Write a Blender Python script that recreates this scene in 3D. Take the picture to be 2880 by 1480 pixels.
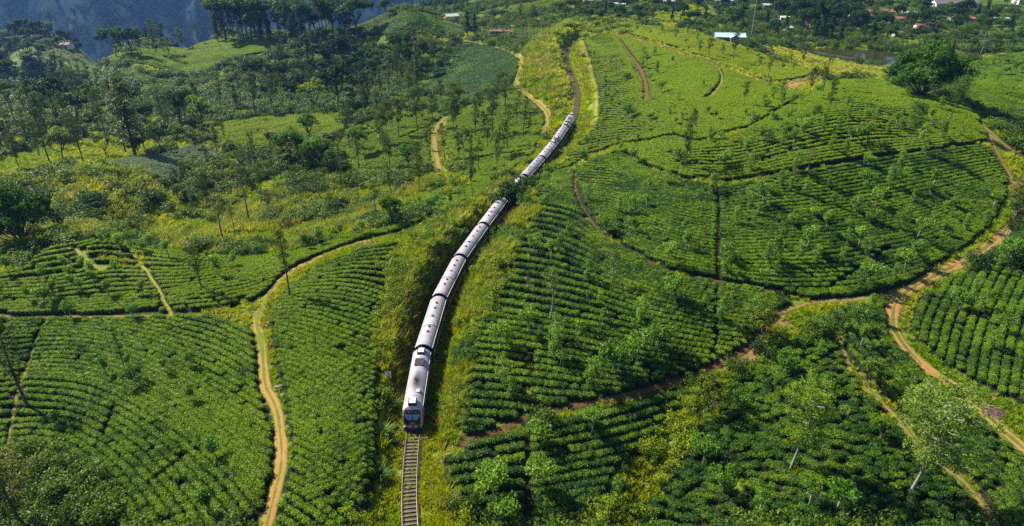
import bpy, math, random
import numpy as np
from mathutils import Vector, Matrix

R = math.radians
scene = bpy.context.scene
for _o in list(bpy.data.objects):
    bpy.data.objects.remove(_o)

# ------------------------------------------------------------------ camera, sky, sun, exposure
CAM_H = 62.0
PITCH = R(27.0)
FPX = 1920.0            # focal length in pixels of the 2880 x 1480 picture
cam_data = bpy.data.cameras.new('camera')
cam_data.sensor_width = 36.0
cam_data.lens = 24.0
cam_data.clip_start = 0.5
cam_data.clip_end = 20000.0
cam = bpy.data.objects.new('camera', cam_data)
cam.location = (0, 0, CAM_H)
cam.rotation_euler = (R(63.0), 0, 0)
scene.collection.objects.link(cam)
scene.camera = cam

SUN_EL = R(45.0)
SUN_DIR = Vector((-0.86, 0.51, 0.0)).normalized()      # where the sun stands, seen from above
world = bpy.data.worlds.new('World')
scene.world = world
world.use_nodes = True
wn = world.node_tree
for n in list(wn.nodes):
    wn.nodes.remove(n)
w_out = wn.nodes.new('ShaderNodeOutputWorld')
w_bg = wn.nodes.new('ShaderNodeBackground')
w_sky = wn.nodes.new('ShaderNodeTexSky')
w_sky.sky_type = 'NISHITA'
w_sky.sun_disc = False
w_sky.sun_elevation = SUN_EL
w_sky.sun_rotation = math.atan2(SUN_DIR.x, SUN_DIR.y)
w_sky.air_density = 1.2
w_sky.dust_density = 0.6
w_bg.inputs['Strength'].default_value = 0.05
wn.links.new(w_sky.outputs[0], w_bg.inputs[0])
wn.links.new(w_bg.outputs[0], w_out.inputs[0])

sun_data = bpy.data.lights.new('sun', 'SUN')
sun_data.energy = 5.0
sun_data.angle = R(0.5)
sun_data.color = (1.0, 0.92, 0.76)
sun = bpy.data.objects.new('sun', sun_data)
sd = Vector((SUN_DIR.x * math.cos(SUN_EL), SUN_DIR.y * math.cos(SUN_EL), math.sin(SUN_EL)))
sun.rotation_euler = (-sd).to_track_quat('-Z', 'Y').to_euler()
sun.location = (0, 0, 300)
scene.collection.objects.link(sun)

scene.view_settings.view_transform = 'Standard'
scene.view_settings.look = 'None'
scene.view_settings.exposure = 1.22
scene.view_settings.gamma = 1.0
scene.view_settings.use_curve_mapping = False
scene.cycles.use_denoising = False
scene.cycles.max_bounces = 5
scene.cycles.diffuse_bounces = 1
scene.cycles.glossy_bounces = 2
scene.cycles.transmission_bounces = 3
scene.cycles.volume_bounces = 0
scene.cycles.transparent_max_bounces = 4
scene.cycles.sample_clamp_indirect = 4.0
scene.cycles.caustics_reflective = False
scene.cycles.caustics_refractive = False

rng = np.random.default_rng(7)
random.seed(7)

# ------------------------------------------------------------------ picture <-> world
CP, SP = math.cos(PITCH), math.sin(PITCH)

def ray_dir(u, v):
    u = np.asarray(u, float); v = np.asarray(v, float)
    a = (u - 1440.0) / FPX
    b = (740.0 - v) / FPX
    return np.stack([a, CP + b * SP, -SP + b * CP], -1)

def unproject(u, v, z):
    d = ray_dir(u, v)
    t = (np.asarray(z, float) - CAM_H) / d[..., 2]
    return d * t[..., None] + np.array([0, 0, CAM_H])

def project(p):
    p = np.asarray(p, float)
    x, y, z = p[..., 0], p[..., 1], p[..., 2] - CAM_H
    depth = y * CP - z * SP
    up = y * SP + z * CP
    depth = np.where(depth < 1e-3, 1e-3, depth)
    return 1440.0 + FPX * x / depth, 740.0 - FPX * up / depth, depth

# ------------------------------------------------------------------ noise
def _hash(ix, iy, seed):
    h = (ix.astype(np.int64) * 374761393 + iy.astype(np.int64) * 668265263 + seed * 974634777) & 0xffffffff
    h = ((h ^ (h >> 13)) * 1274126177) & 0xffffffff
    return ((h ^ (h >> 16)) & 0xffff) / 65535.0

def vnoise(x, y, seed=0):
    ix = np.floor(x); iy = np.floor(y)
    fx = x - ix; fy = y - iy
    fx = fx * fx * (3 - 2 * fx); fy = fy * fy * (3 - 2 * fy)
    a = _hash(ix, iy, seed); b = _hash(ix + 1, iy, seed)
    c = _hash(ix, iy + 1, seed); d = _hash(ix + 1, iy + 1, seed)
    return (a + (b - a) * fx) * (1 - fy) + (c + (d - c) * fx) * fy

def fbm(x, y, seed=0, octv=4):
    s = 0; a = 0.5; t = 0
    for i in range(octv):
        s = s + a * vnoise(x * 2 ** i, y * 2 ** i, seed + i * 17)
        t += a; a *= 0.5
    return s / t

def sstep(a, b, x):
    t = np.clip((x - a) / (b - a), 0, 1)
    return t * t * (3 - 2 * t)

def catmull(pts, n=12):
    P = np.asarray(pts, float)
    P = np.vstack([2 * P[0] - P[1], P, 2 * P[-1] - P[-2]])
    out = []
    for i in range(1, len(P) - 2):
        t = np.linspace(0, 1, n, endpoint=False)[:, None]
        p0, p1, p2, p3 = P[i - 1], P[i], P[i + 1], P[i + 2]
        out.append(0.5 * ((2 * p1) + (-p0 + p2) * t + (2 * p0 - 5 * p1 + 4 * p2 - p3) * t ** 2 + (-p0 + 3 * p1 - 3 * p2 + p3) * t ** 3))
    out.append(P[-2][None])
    return np.vstack(out)

def resample(P, n):
    d = np.r_[0, np.cumsum(np.linalg.norm(np.diff(P, axis=0), axis=1))]
    s = np.linspace(0, d[-1], n)
    return np.stack([np.interp(s, d, P[:, k]) for k in range(P.shape[1])], -1)

def in_poly(u, v, poly):
    u = np.asarray(u); v = np.asarray(v)
    P = np.asarray(poly, float)
    inside = np.zeros(u.shape, bool)
    j = len(P) - 1
    for i in range(len(P)):
        xi, yi = P[i]; xj, yj = P[j]
        if yi != yj:
            c = ((yi > v) != (yj > v)) & (u < (xj - xi) * (v - yi) / (yj - yi) + xi)
            inside ^= c
        j = i
    return inside

# ------------------------------------------------------------------ the railway line in plan
TRACK_PTS = [(-2, 22), (-6, 34), (-9.6, 46), (-11.6, 55.7), (-12.6, 62.8), (-13.2, 70.6), (-13.45, 79), (-13.45, 87.1),
             (-12.4, 102.9), (-9.9, 118.1), (-6.0, 133.7), (-1.9, 148.8), (3.0, 163.4), (7.8, 178.2), (12.4, 193.3), (16.4, 208.6),
             (19.8, 223.4), (24.0, 252.2), (26.0, 282), (26.2, 318.5), (26.6, 345), (30.0, 372), (39.0, 400), (56, 424), (82, 442), (112, 452)]
TRK = catmull(TRACK_PTS, 10)
TRK_S = np.r_[0, np.cumsum(np.linalg.norm(np.diff(TRK, axis=0), axis=1))]

def trk(s):
    x = np.interp(s, TRK_S, TRK[:, 0]); y = np.interp(s, TRK_S, TRK[:, 1])
    e = 0.5
    tx = np.interp(s + e, TRK_S, TRK[:, 0]) - np.interp(s - e, TRK_S, TRK[:, 0])
    ty = np.interp(s + e, TRK_S, TRK[:, 1]) - np.interp(s - e, TRK_S, TRK[:, 1])
    l = np.hypot(tx, ty)
    return x, y, tx / l, ty / l

def trk_dist(x, y):
    d = np.full(np.shape(x), 1e9)
    for i in range(0, len(TRK) - 1, 2):
        a = TRK[i]; b = TRK[min(i + 2, len(TRK) - 1)]
        ab = b - a; L = ab @ ab
        t = np.clip(((x - a[0]) * ab[0] + (y - a[1]) * ab[1]) / L, 0, 1)
        d = np.minimum(d, np.hypot(x - a[0] - t * ab[0], y - a[1] - t * ab[1]))
    return d

# ------------------------------------------------------------------ shape of the land: height control points (u, v, z)
CTRL = [
 (0,1480,-7),(200,1480,-5),(450,1480,-1),(700,1480,1),(900,1480,1.6),(1040,1480,1.0),(1157,1480,-.3),(1270,1480,0),(1400,1480,-.5),(1600,1480,-2.5),(1800,1480,-4.5),(2100,1480,-3),(2400,1480,-2),(2880,1480,-3),
 (0,1300,-5),(250,1300,-2.5),(500,1300,0),(770,1300,2),(950,1300,2.6),(1050,1300,2.0),(1160,1300,0),(1275,1300,1.0),(1480,1300,.5),(1700,1300,-1.5),(1850,1280,-4),(2000,1250,-3),(2200,1250,-2),(2500,1250,-2),(2880,1280,-2.5),
 (0,1100,-3),(300,1100,-1),(600,1100,1.2),(780,1100,2.6),(950,1100,3.6),(1040,1100,3.2),(1165,1150,0),(1300,1180,2),(1500,1120,2),(1700,1100,1),(1950,1050,-.5),(2100,980,0),(2300,1050,-1),(2550,1000,0),(2880,1050,0),
 (0,900,-2),(300,890,0),(650,890,2),(760,850,3),(900,850,4.2),(1050,850,4.2),(1385,870,3.6),(1600,900,3.6),(1900,900,3),(2200,860,2),(2520,850,2),(2880,830,2),
 (0,800,-2),(250,690,2.5),(500,715,2),(800,722,3.5),(1000,675,4.5),(1180,625,3.5),(300,800,1),(600,800,2),
 (100,640,-6),(350,650,-8),(600,680,-7),(800,680,-6),(1000,640,-3),(1150,605,-.5),
 (200,560,-2.5),(0,500,-6),(250,480,-1.5),(430,500,-9),(450,600,-12),(150,620,-9),(650,600,-13),(900,580,-12),(1150,560,-6),(1290,540,-1),(1000,500,-11),(700,500,-14),(1200,450,-6),(1400,470,-1.5),
 (500,440,-14),(300,450,-12),(100,430,-16),(0,400,-18),(800,400,-13),(1000,400,-10),(1200,380,-7),(1450,380,-3),(1540,330,-1),
 (300,330,-24),(600,330,-19),(0,300,-27),(850,330,-14),(950,290,-17),(1150,300,-10),(1350,280,-6),(1500,250,0),
 (1000,200,-28),(800,230,-27),(600,250,-29),(300,240,-32),(0,220,-36),(1200,200,-17),(1290,120,-9),(1450,150,-3),(1440,240,-3),
 (280,172,-30),(330,154,-29),(480,138,-25.5),(560,119,-22.5),(500,180,-27),(650,107,-19),(780,120,-20),(530,225,-31),(400,136,-34),(480,126,-33),(0,130,-55),(200,110,-55),(850,110,-21),(1000,90,-14),
 (620,94,-24),(700,90,-19),(800,94,-16),(900,86,-11),(960,70,-7),(1130,34,4),(1000,70,-5),(1280,90,-6),(1130,90,-4),(960,100,-14),(1270,57,-9),(1400,90,-6),(1500,110,-3),(1520,60,-3),(1440,30,0),(1550,5,4),
 (1605,125,1),(1560,105,6),(1600,78,7.5),(1652,110,4.5),(1680,80,4),(1500,200,2),(1540,270,1),(1590,300,0),
 (1674,300,2.5),(1655,170,3.5),(1700,92,5),(1850,130,10),(2000,180,12.5),(2180,240,10),(1850,300,12),(2100,300,15.5),(1800,420,8.5),(2030,518,9),(2300,400,15),(2500,330,14),(2700,330,11),(2700,415,10.5),(2400,600,7),(2700,600,5),(2880,600,3.5),
 (1620,520,5.5),(1800,650,6),(2200,750,4.5),(2600,770,2),(2880,740,2),(2880,450,5),(2880,300,3),(2780,200,0),
 (1470,650,4.0),(1430,740,4.0),(1560,470,3.5),(1640,400,2.5),(1350,950,3.2),
 (1900,100,6),(2100,160,5),(2280,205,3.5),(1760,80,3.5),(2400,190,-3),(2300,165,-5),(2550,215,1),(2200,130,-3),(2050,112,0),
 (2400,160,-9),(2530,172,-9),(2260,140,-9),(2640,185,-7),(2450,140,-9),(2350,128,-8.6),
 (2400,110,-6),(2600,120,-6),(2800,130,-5),(2400,60,-4),(2700,60,-3),(2880,60,-3),(2400,10,0),(2700,10,2),(2880,0,3),
 (1700,30,2),(1850,40,3),(2000,60,-2),(2100,40,-3),(2200,60,-5),(1700,5,3),(2000,5,2),(2200,0,0),
]
_c = np.array(CTRL, float)
_w = unproject(_c[:, 0], _c[:, 1], _c[:, 2])
FAR = [(-40,560,-75),(-32,600,-82),(-24,640,-75),(-15,640,-45),(-8,680,-22),(0,760,-6),(9,780,3),(20,800,4),(30,800,5),(40,800,8),
       (-40,850,-150),(-28,900,-160),(-16,900,-120),(-5,1000,-60),(8,1100,-25),(22,1100,-15),(40,1100,-5),
       (-40,60,-9),(-41,130,-6),(-42,300,-30),(40,60,-5),(41,130,1),(42,300,1),(-20,44,-5),(0,44,-1),(20,44,-4)]
_f = np.array([(r * math.sin(R(t)), r * math.cos(R(t)), z) for t, r, z in FAR])
_w = np.vstack([_w, _f])

def _pol(x, y):
    th = np.arctan2(x, y)
    th = np.clip(th, R(-49), R(49))
    r = np.clip(np.hypot(x, y), 46, 1250)
    return th * 3.0, np.log(r)

_px, _py = _pol(_w[:, 0], _w[:, 1])

def _phi(d2):
    return 0.5 * d2 * np.log(d2 + 1e-9)

_n = len(_px)
_K = _phi((_px[:, None] - _px[None]) ** 2 + (_py[:, None] - _py[None]) ** 2) + np.eye(_n) * 0.004
_A = np.zeros((_n + 3, _n + 3))
_A[:_n, :_n] = _K
_A[:_n, _n] = 1; _A[:_n, _n + 1] = _px; _A[:_n, _n + 2] = _py
_A[_n:, :_n] = _A[:_n, _n:].T
_coef = np.linalg.solve(_A, np.r_[_w[:, 2], 0, 0, 0])

def _tps(x, y):
    qx, qy = _pol(x, y)
    sh = qx.shape
    qx = qx.ravel(); qy = qy.ravel()
    out = np.empty_like(qx)
    for i in range(0, len(qx), 20000):
        a = qx[i:i + 20000]; b = qy[i:i + 20000]
        out[i:i + 20000] = _phi((a[:, None] - _px) ** 2 + (b[:, None] - _py) ** 2) @ _coef[:_n] + _coef[_n] + _coef[_n + 1] * a + _coef[_n + 2] * b
    return out.reshape(sh)

POND_Z = -8.4
_pc = unproject(2450.0, 163.0, POND_Z); _pl = unproject(2290.0, 144.0, POND_Z); _pr = unproject(2610.0, 182.0, POND_Z)
_pn = unproject(2450.0, 190.0, POND_Z)
_pax = (_pr - _pl)[:2]; POND_A = float(np.hypot(*_pax)) / 2; _pax = _pax / np.hypot(*_pax)
POND_B = abs(float((_pn - _pc)[:2] @ np.array([-_pax[1], _pax[0]]))) * 0.75
def pond_e(x, y):
    dx = x - _pc[0]; dy = y - _pc[1]
    return ((dx * _pax[0] + dy * _pax[1]) / POND_A) ** 2 + ((-dx * _pax[1] + dy * _pax[0]) / POND_B) ** 2
def land(x, y):
    """height of the ground at plan position x, y"""
    x = np.asarray(x, float); y = np.asarray(y, float)
    r = np.hypot(x, y)
    z = _tps(x, y)
    near = z + (fbm(x / 9, y / 9, 3, 3) - 0.5) * 0.7 * np.clip(r / 120, 0.7, 3)
    d = trk_dist(x, y)
    k = sstep(2.3, 6.0, d)
    near = near * k + (-0.25) * (1 - k)
    # pond basin
    e = pond_e(x, y)
    near = np.where(e < 2.0, near * sstep(0.95, 2.0, e) + (POND_Z - 0.8) * (1 - sstep(0.95, 2.0, e)), near)
    # far mountains across the valley
    th = np.arctan2(x, y)
    spur = fbm(th * 9 + r / 5200, r / 2600 + 3.1, 11, 4)
    rid = 1 - np.abs(2 * fbm(th * 14, r / 1500, 29, 3) - 1)
    mt = -300 + 760 * sstep(1500, 3600, r + (spur - 0.5) * 900) + (rid - 0.6) * 190 * sstep(1450, 2000, r) + (fbm(x / 90, y / 90, 5, 3) - .5) * 42
    f = sstep(950, 1350, r)
    return near * (1 - f) + mt * f

# polar lattice of heights: the ground sheet, and the table that pictures points are dropped onto
TH = np.unique(np.r_[np.linspace(-180, -52, 44), np.linspace(-52, 52, 680), np.linspace(52, 180, 44)])
RR = np.unique(np.r_[np.linspace(2, 34, 7), np.exp(np.linspace(np.log(34), np.log(900), 480)), np.exp(np.linspace(np.log(900), np.log(6500), 110))])
_tg, _rg = np.meshgrid(R(1) * TH, RR, indexing='ij')
GX = _rg * np.sin(_tg); GY = _rg * np.cos(_tg)
GZ = land(GX, GY)
GZ[-1] = GZ[0]
_thr = R(1) * TH; _lr = np.log(RR)

def ground_z(x, y):
    x = np.asarray(x, float); y = np.asarray(y, float)
    t = np.arctan2(x, y); l = np.log(np.clip(np.hypot(x, y), RR[0], RR[-1]))
    i = np.clip(np.searchsorted(_thr, t) - 1, 0, len(_thr) - 2)
    j = np.clip(np.searchsorted(_lr, l) - 1, 0, len(_lr) - 2)
    a = np.clip((t - _thr[i]) / (_thr[i + 1] - _thr[i]), 0, 1)
    rr = np.exp(l)
    b = np.clip((rr - RR[j]) / (RR[j + 1] - RR[j]), 0, 1)
    return (GZ[i, j] * (1 - a) + GZ[i + 1, j] * a) * (1 - b) + (GZ[i, j + 1] * (1 - a) + GZ[i + 1, j + 1] * a) * b

_STEPS = np.exp(np.linspace(np.log(50), np.log(1400), 420))
def drop(u, v):
    """first point of the ground met on the sight line through picture point u, v"""
    u = np.atleast_1d(np.asarray(u, float)); v = np.atleast_1d(np.asarray(v, float))
    d = ray_dir(u, v)
    hz = np.hypot(d[:, 0], d[:, 1])
    lo = np.full(len(u), _STEPS[0]); hi = np.full(len(u), np.nan)
    prev = np.full(len(u), _STEPS[0]); done = np.zeros(len(u), bool)
    for s in _STEPS[1:]:
        t = s / hz
        below = (CAM_H + d[:, 2] * t) < ground_z(d[:, 0] * t, d[:, 1] * t)
        new = below & ~done
        lo[new] = prev[new]; hi[new] = s
        done |= below
        prev[:] = s
        if done.all():
            break
    hi = np.where(np.isnan(hi), _STEPS[-1], hi)
    for _ in range(14):
        m = 0.5 * (lo + hi); t = m / hz
        b = (CAM_H + d[:, 2] * t) < ground_z(d[:, 0] * t, d[:, 1] * t)
        hi = np.where(b, m, hi); lo = np.where(b, lo, m)
    t = hi / hz
    p = d * t[:, None] + np.array([0, 0, CAM_H])
    p[:, 2] = ground_z(p[:, 0], p[:, 1])
    return p

# ------------------------------------------------------------------ mesh helpers
COL = scene.collection

def link(o, parent=None):
    COL.objects.link(o)
    if parent is not None:
        o.parent = parent
    return o

def tag(o, label=None, cat=None, group=None, kind=None):
    if label: o['label'] = label
    if cat: o['category'] = cat
    if group: o['group'] = group
    if kind: o['kind'] = kind
    return o

def empty(name, loc=(0, 0, 0), rz=0.0, scale=1.0):
    o = bpy.data.objects.new(name, None)
    o.empty_display_size = 0.3
    o.location = loc
    o.rotation_euler = (0, 0, rz)
    o.scale = (scale,) * 3 if np.isscalar(scale) else scale
    return link(o)

def mesh_np(name, V, F, mats=(), mi=None, smooth=False, face_attr=None):
    """V: n x 3, F: m x k (one face size)"""
    V = np.asarray(V, np.float32); F = np.asarray(F, np.int32)
    me = bpy.data.meshes.new(name)
    m, k = F.shape
    me.vertices.add(len(V)); me.vertices.foreach_set('co', V.ravel())
    me.loops.add(m * k); me.loops.foreach_set('vertex_index', F.ravel())
    me.polygons.add(m)
    me.polygons.foreach_set('loop_start', np.arange(0, m * k, k, dtype=np.int32))
    me.polygons.foreach_set('loop_total', np.full(m, k, np.int32))
    if mi is not None: me.polygons.foreach_set('material_index', np.asarray(mi, np.int32))
    if smooth: me.polygons.foreach_set('use_smooth', np.ones(m, bool))
    for mt in mats: me.materials.append(mt)
    if face_attr:
        for an, av in face_attr.items():
            at = me.attributes.new(an, 'FLOAT', 'FACE')
            at.data.foreach_set('value', np.asarray(av, np.float32))
    me.update(calc_edges=True)
    return me

def obj_np(name, V, F, mat=None, parent=None, **k):
    me = mesh_np(name, V, F, [mat] if mat else [], **k)
    return link(bpy.data.objects.new(name, me), parent)

class MB:
    """collects simple solids, then becomes one mesh"""
    def __init__(s): s.v = []; s.f = []
    def _add(s, vs, fs):
        o = len(s.v)
        s.v += [tuple(map(float, p)) for p in vs]
        s.f += [tuple(i + o for i in q) for q in fs]
        return s
    def box(s, c, d, rz=0.0, taper=1.0):
        x, y, z = d[0] / 2, d[1] / 2, d[2] / 2
        ps = []
        for sz in (-1, 1):
            k = 1.0 if sz < 0 else taper
            for sx, sy in ((-1, -1), (1, -1), (1, 1), (-1, 1)):
                px, py = sx * x * k, sy * y * k
                ps.append((c[0] + px * math.cos(rz) - py * math.sin(rz), c[1] + px * math.sin(rz) + py * math.cos(rz), c[2] + sz * z))
        return s._add(ps, [(3, 2, 1, 0), (4, 5, 6, 7), (0, 1, 5, 4), (1, 2, 6, 5), (2, 3, 7, 6), (3, 0, 4, 7)])
    def cyl(s, a, b, r0, r1=None, n=8, cap=True):
        r1 = r0 if r1 is None else r1
        a = np.array(a, float); b = np.array(b, float)
        ax = b - a; ax /= np.linalg.norm(ax)
        t = np.cross(ax, (0, 0, 1) if abs(ax[2]) < .9 else (1, 0, 0)); t /= np.linalg.norm(t)
        w = np.cross(ax, t)
        ps = []
        for c, r in ((a, r0), (b, r1)):
            for i in range(n):
                q = 2 * math.pi * i / n
                ps.append(c + r * (math.cos(q) * t + math.sin(q) * w))
        fs = [(i, (i + 1) % n, n + (i + 1) % n, n + i) for i in range(n)]
        if cap: fs += [tuple(range(n - 1, -1, -1)), tuple(range(n, 2 * n))]
        return s._add(ps, fs)
    def tube(s, pts, rad, n=6):
        pts = [np.array(p, float) for p in pts]
        rings = []
        for i, p in enumerate(pts):
            d = pts[min(i + 1, len(pts) - 1)] - pts[max(i - 1, 0)]
            d /= np.linalg.norm(d) + 1e-9
            t = np.cross(d, (0.3, 1, 0.1)); t /= np.linalg.norm(t) + 1e-9
            w = np.cross(d, t)
            r = rad[i] if hasattr(rad, '__len__') else rad
            rings.append([p + r * (math.cos(2 * math.pi * k / n) * t + math.sin(2 * math.pi * k / n) * w) for k in range(n)])
        ps = [q for rg in rings for q in rg]
        fs = []
        for i in range(len(pts) - 1):
            for k in range(n):
                fs.append((i * n + k, i * n + (k + 1) % n, (i + 1) * n + (k + 1) % n, (i + 1) * n + k))
        fs.append(tuple(range((len(pts) - 1) * n, len(pts) * n)))
        return s._add(ps, fs)
    def prism(s, prof, x0, x1):
        """profile in y, z swept along x"""
        n = len(prof)
        ps = [(x0, y, z) for y, z in prof] + [(x1, y, z) for y, z in prof]
        fs = [(i, (i + 1) % n, n + (i + 1) % n, n + i) for i in range(n)]
        fs += [tuple(range(n - 1, -1, -1)), tuple(range(n, 2 * n))]
        return s._add(ps, fs)
    def quad(s, a, b, c, d):
        return s._add([a, b, c, d], [(0, 1, 2, 3)])
    def mesh(s, name, mat, smooth=False):
        me = bpy.data.meshes.new(name)
        me.from_pydata(s.v, [], s.f)
        if mat: me.materials.append(mat)
        if smooth: me.polygons.foreach_set('use_smooth', np.ones(len(me.polygons), bool))
        me.update()
        return me
    def build(s, name, mat, parent=None, smooth=False):
        return link(bpy.data.objects.new(name, s.mesh(name, mat, smooth)), parent)

# ------------------------------------------------------------------ materials
def new_mat(name):
    m = bpy.data.materials.new(name)
    m.use_nodes = True
    nt = m.node_tree
    for n in list(nt.nodes): nt.nodes.remove(n)
    out = nt.nodes.new('ShaderNodeOutputMaterial')
    return m, nt, out

def nd(nt, t, **k):
    n = nt.nodes.new(t)
    for a, b in k.items():
        if a in n.inputs.keys() if isinstance(a, str) else False:
            n.inputs[a].default_value = b
        else:
            setattr(n, a, b)
    return n

def mix(nt, fac, a, b, mode='MIX'):
    n = nt.nodes.new('ShaderNodeMix'); n.data_type = 'RGBA'; n.blend_type = mode
    for sock, val in ((n.inputs[0], fac), (n.inputs[6], a), (n.inputs[7], b)):
        if hasattr(val, 'is_output'): nt.links.new(val, sock)
        elif isinstance(val, (tuple, list)): sock.default_value = (*val[:3], 1)
        else: sock.default_value = val
    return n.outputs[2]

def mth(nt, op, a, b=0.0, clamp=False):
    n = nt.nodes.new('ShaderNodeMath'); n.operation = op; n.use_clamp = clamp
    for sock, val in ((n.inputs[0], a), (n.inputs[1], b)):
        if hasattr(val, 'is_output'): nt.links.new(val, sock)
        else: sock.default_value = val
    return n.outputs[0]

def noise(nt, scale, coord=None, detail=3.0, rough=0.55):
    n = nt.nodes.new('ShaderNodeTexNoise')
    n.inputs['Scale'].default_value = scale
    n.inputs['Detail'].default_value = detail
    n.inputs['Roughness'].default_value = rough
    if coord is not None: nt.links.new(coord, n.inputs['Vector'])
    return n.outputs['Fac']

def ramp(nt, fac, lo, hi):
    n = nt.nodes.new('ShaderNodeMapRange'); n.clamp = True
    nt.links.new(fac, n.inputs[0])
    n.inputs[1].default_value = lo; n.inputs[2].default_value = hi
    return n.outputs[0]

def wpos(nt):
    return nt.nodes.new('ShaderNodeNewGeometry').outputs['Position']

def paint(name, col, rough=0.5, metal=0.0, var=0.12, scale=3.0, spec=0.5, dirt=None):
    m, nt, out = new_mat(name)
    b = nd(nt, 'ShaderNodeBsdfPrincipled')
    b.inputs['Roughness'].default_value = rough; b.inputs['Metallic'].default_value = metal
    b.inputs['Specular IOR Level'].default_value = spec
    tc = nt.nodes.new('ShaderNodeTexCoord').outputs['Object']
    f = noise(nt, scale, tc, 5.0, 0.65)
    c = mix(nt, ramp(nt, f, 0.3, 0.75), tuple(x * (1 - var) for x in col), tuple(min(1, x * (1 + var)) for x in col))
    if dirt:
        c = mix(nt, mth(nt, 'MULTIPLY', ramp(nt, noise(nt, scale * 0.4, tc, 6.0), 0.5, 0.75), 0.6), c, dirt)
    nt.links.new(c, b.inputs['Base Color'])
    bp = nt.nodes.new('ShaderNodeBump'); bp.inputs['Strength'].default_value = 0.15; bp.inputs['Distance'].default_value = 0.02
    nt.links.new(f, bp.inputs['Height']); nt.links.new(bp.outputs[0], b.inputs['Normal'])
    nt.links.new(b.outputs[0], out.inputs[0])
    return m

def foliage(name, c1, c2, trans=0.35, rough=0.45, spec=0.4, c3=None, wscale=0.07, tcol=(1.15, 1.1, 0.55)):
    """leaves: colour varies by leaf, by plant and from place to place; thin leaves let light through"""
    m, nt, out = new_mat(name)
    oi = nt.nodes.new('ShaderNodeObjectInfo')
    at = nt.nodes.new('ShaderNodeAttribute'); at.attribute_name = 'lv'
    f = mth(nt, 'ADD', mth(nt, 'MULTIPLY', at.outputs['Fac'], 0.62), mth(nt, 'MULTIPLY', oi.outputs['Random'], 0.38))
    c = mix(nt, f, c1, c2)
    if c3:
        c = mix(nt, ramp(nt, noise(nt, wscale, wpos(nt), 4.0), 0.5, 0.62), c, c3)
    c = mix(nt, 1.0, c, oi.outputs['Color'], 'MULTIPLY')
    b = nd(nt, 'ShaderNodeBsdfPrincipled')
    b.inputs['Roughness'].default_value = rough
    b.inputs['Specular IOR Level'].default_value = spec
    nt.links.new(c, b.inputs['Base Color'])
    t = nt.nodes.new('ShaderNodeBsdfTranslucent')
    nt.links.new(mix(nt, 1.0, c, tcol, 'MULTIPLY'), t.inputs[0])
    mx = nt.nodes.new('ShaderNodeMixShader'); mx.inputs[0].default_value = trans
    nt.links.new(b.outputs[0], mx.inputs[1]); nt.links.new(t.outputs[0], mx.inputs[2])
    nt.links.new(mx.outputs[0], out.inputs[0])
    return m

def bark(name, a, b_):
    m, nt, out = new_mat(name)
    b = nd(nt, 'ShaderNodeBsdfPrincipled'); b.inputs['Roughness'].default_value = 0.85
    tc = nt.nodes.new('ShaderNodeTexCoord').outputs['Object']
    nt.links.new(mix(nt, ramp(nt, noise(nt, 2.2, tc, 5.0), 0.35, 0.65), a, b_), b.inputs['Base Color'])
    nt.links.new(b.outputs[0], out.inputs[0])
    return m

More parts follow.
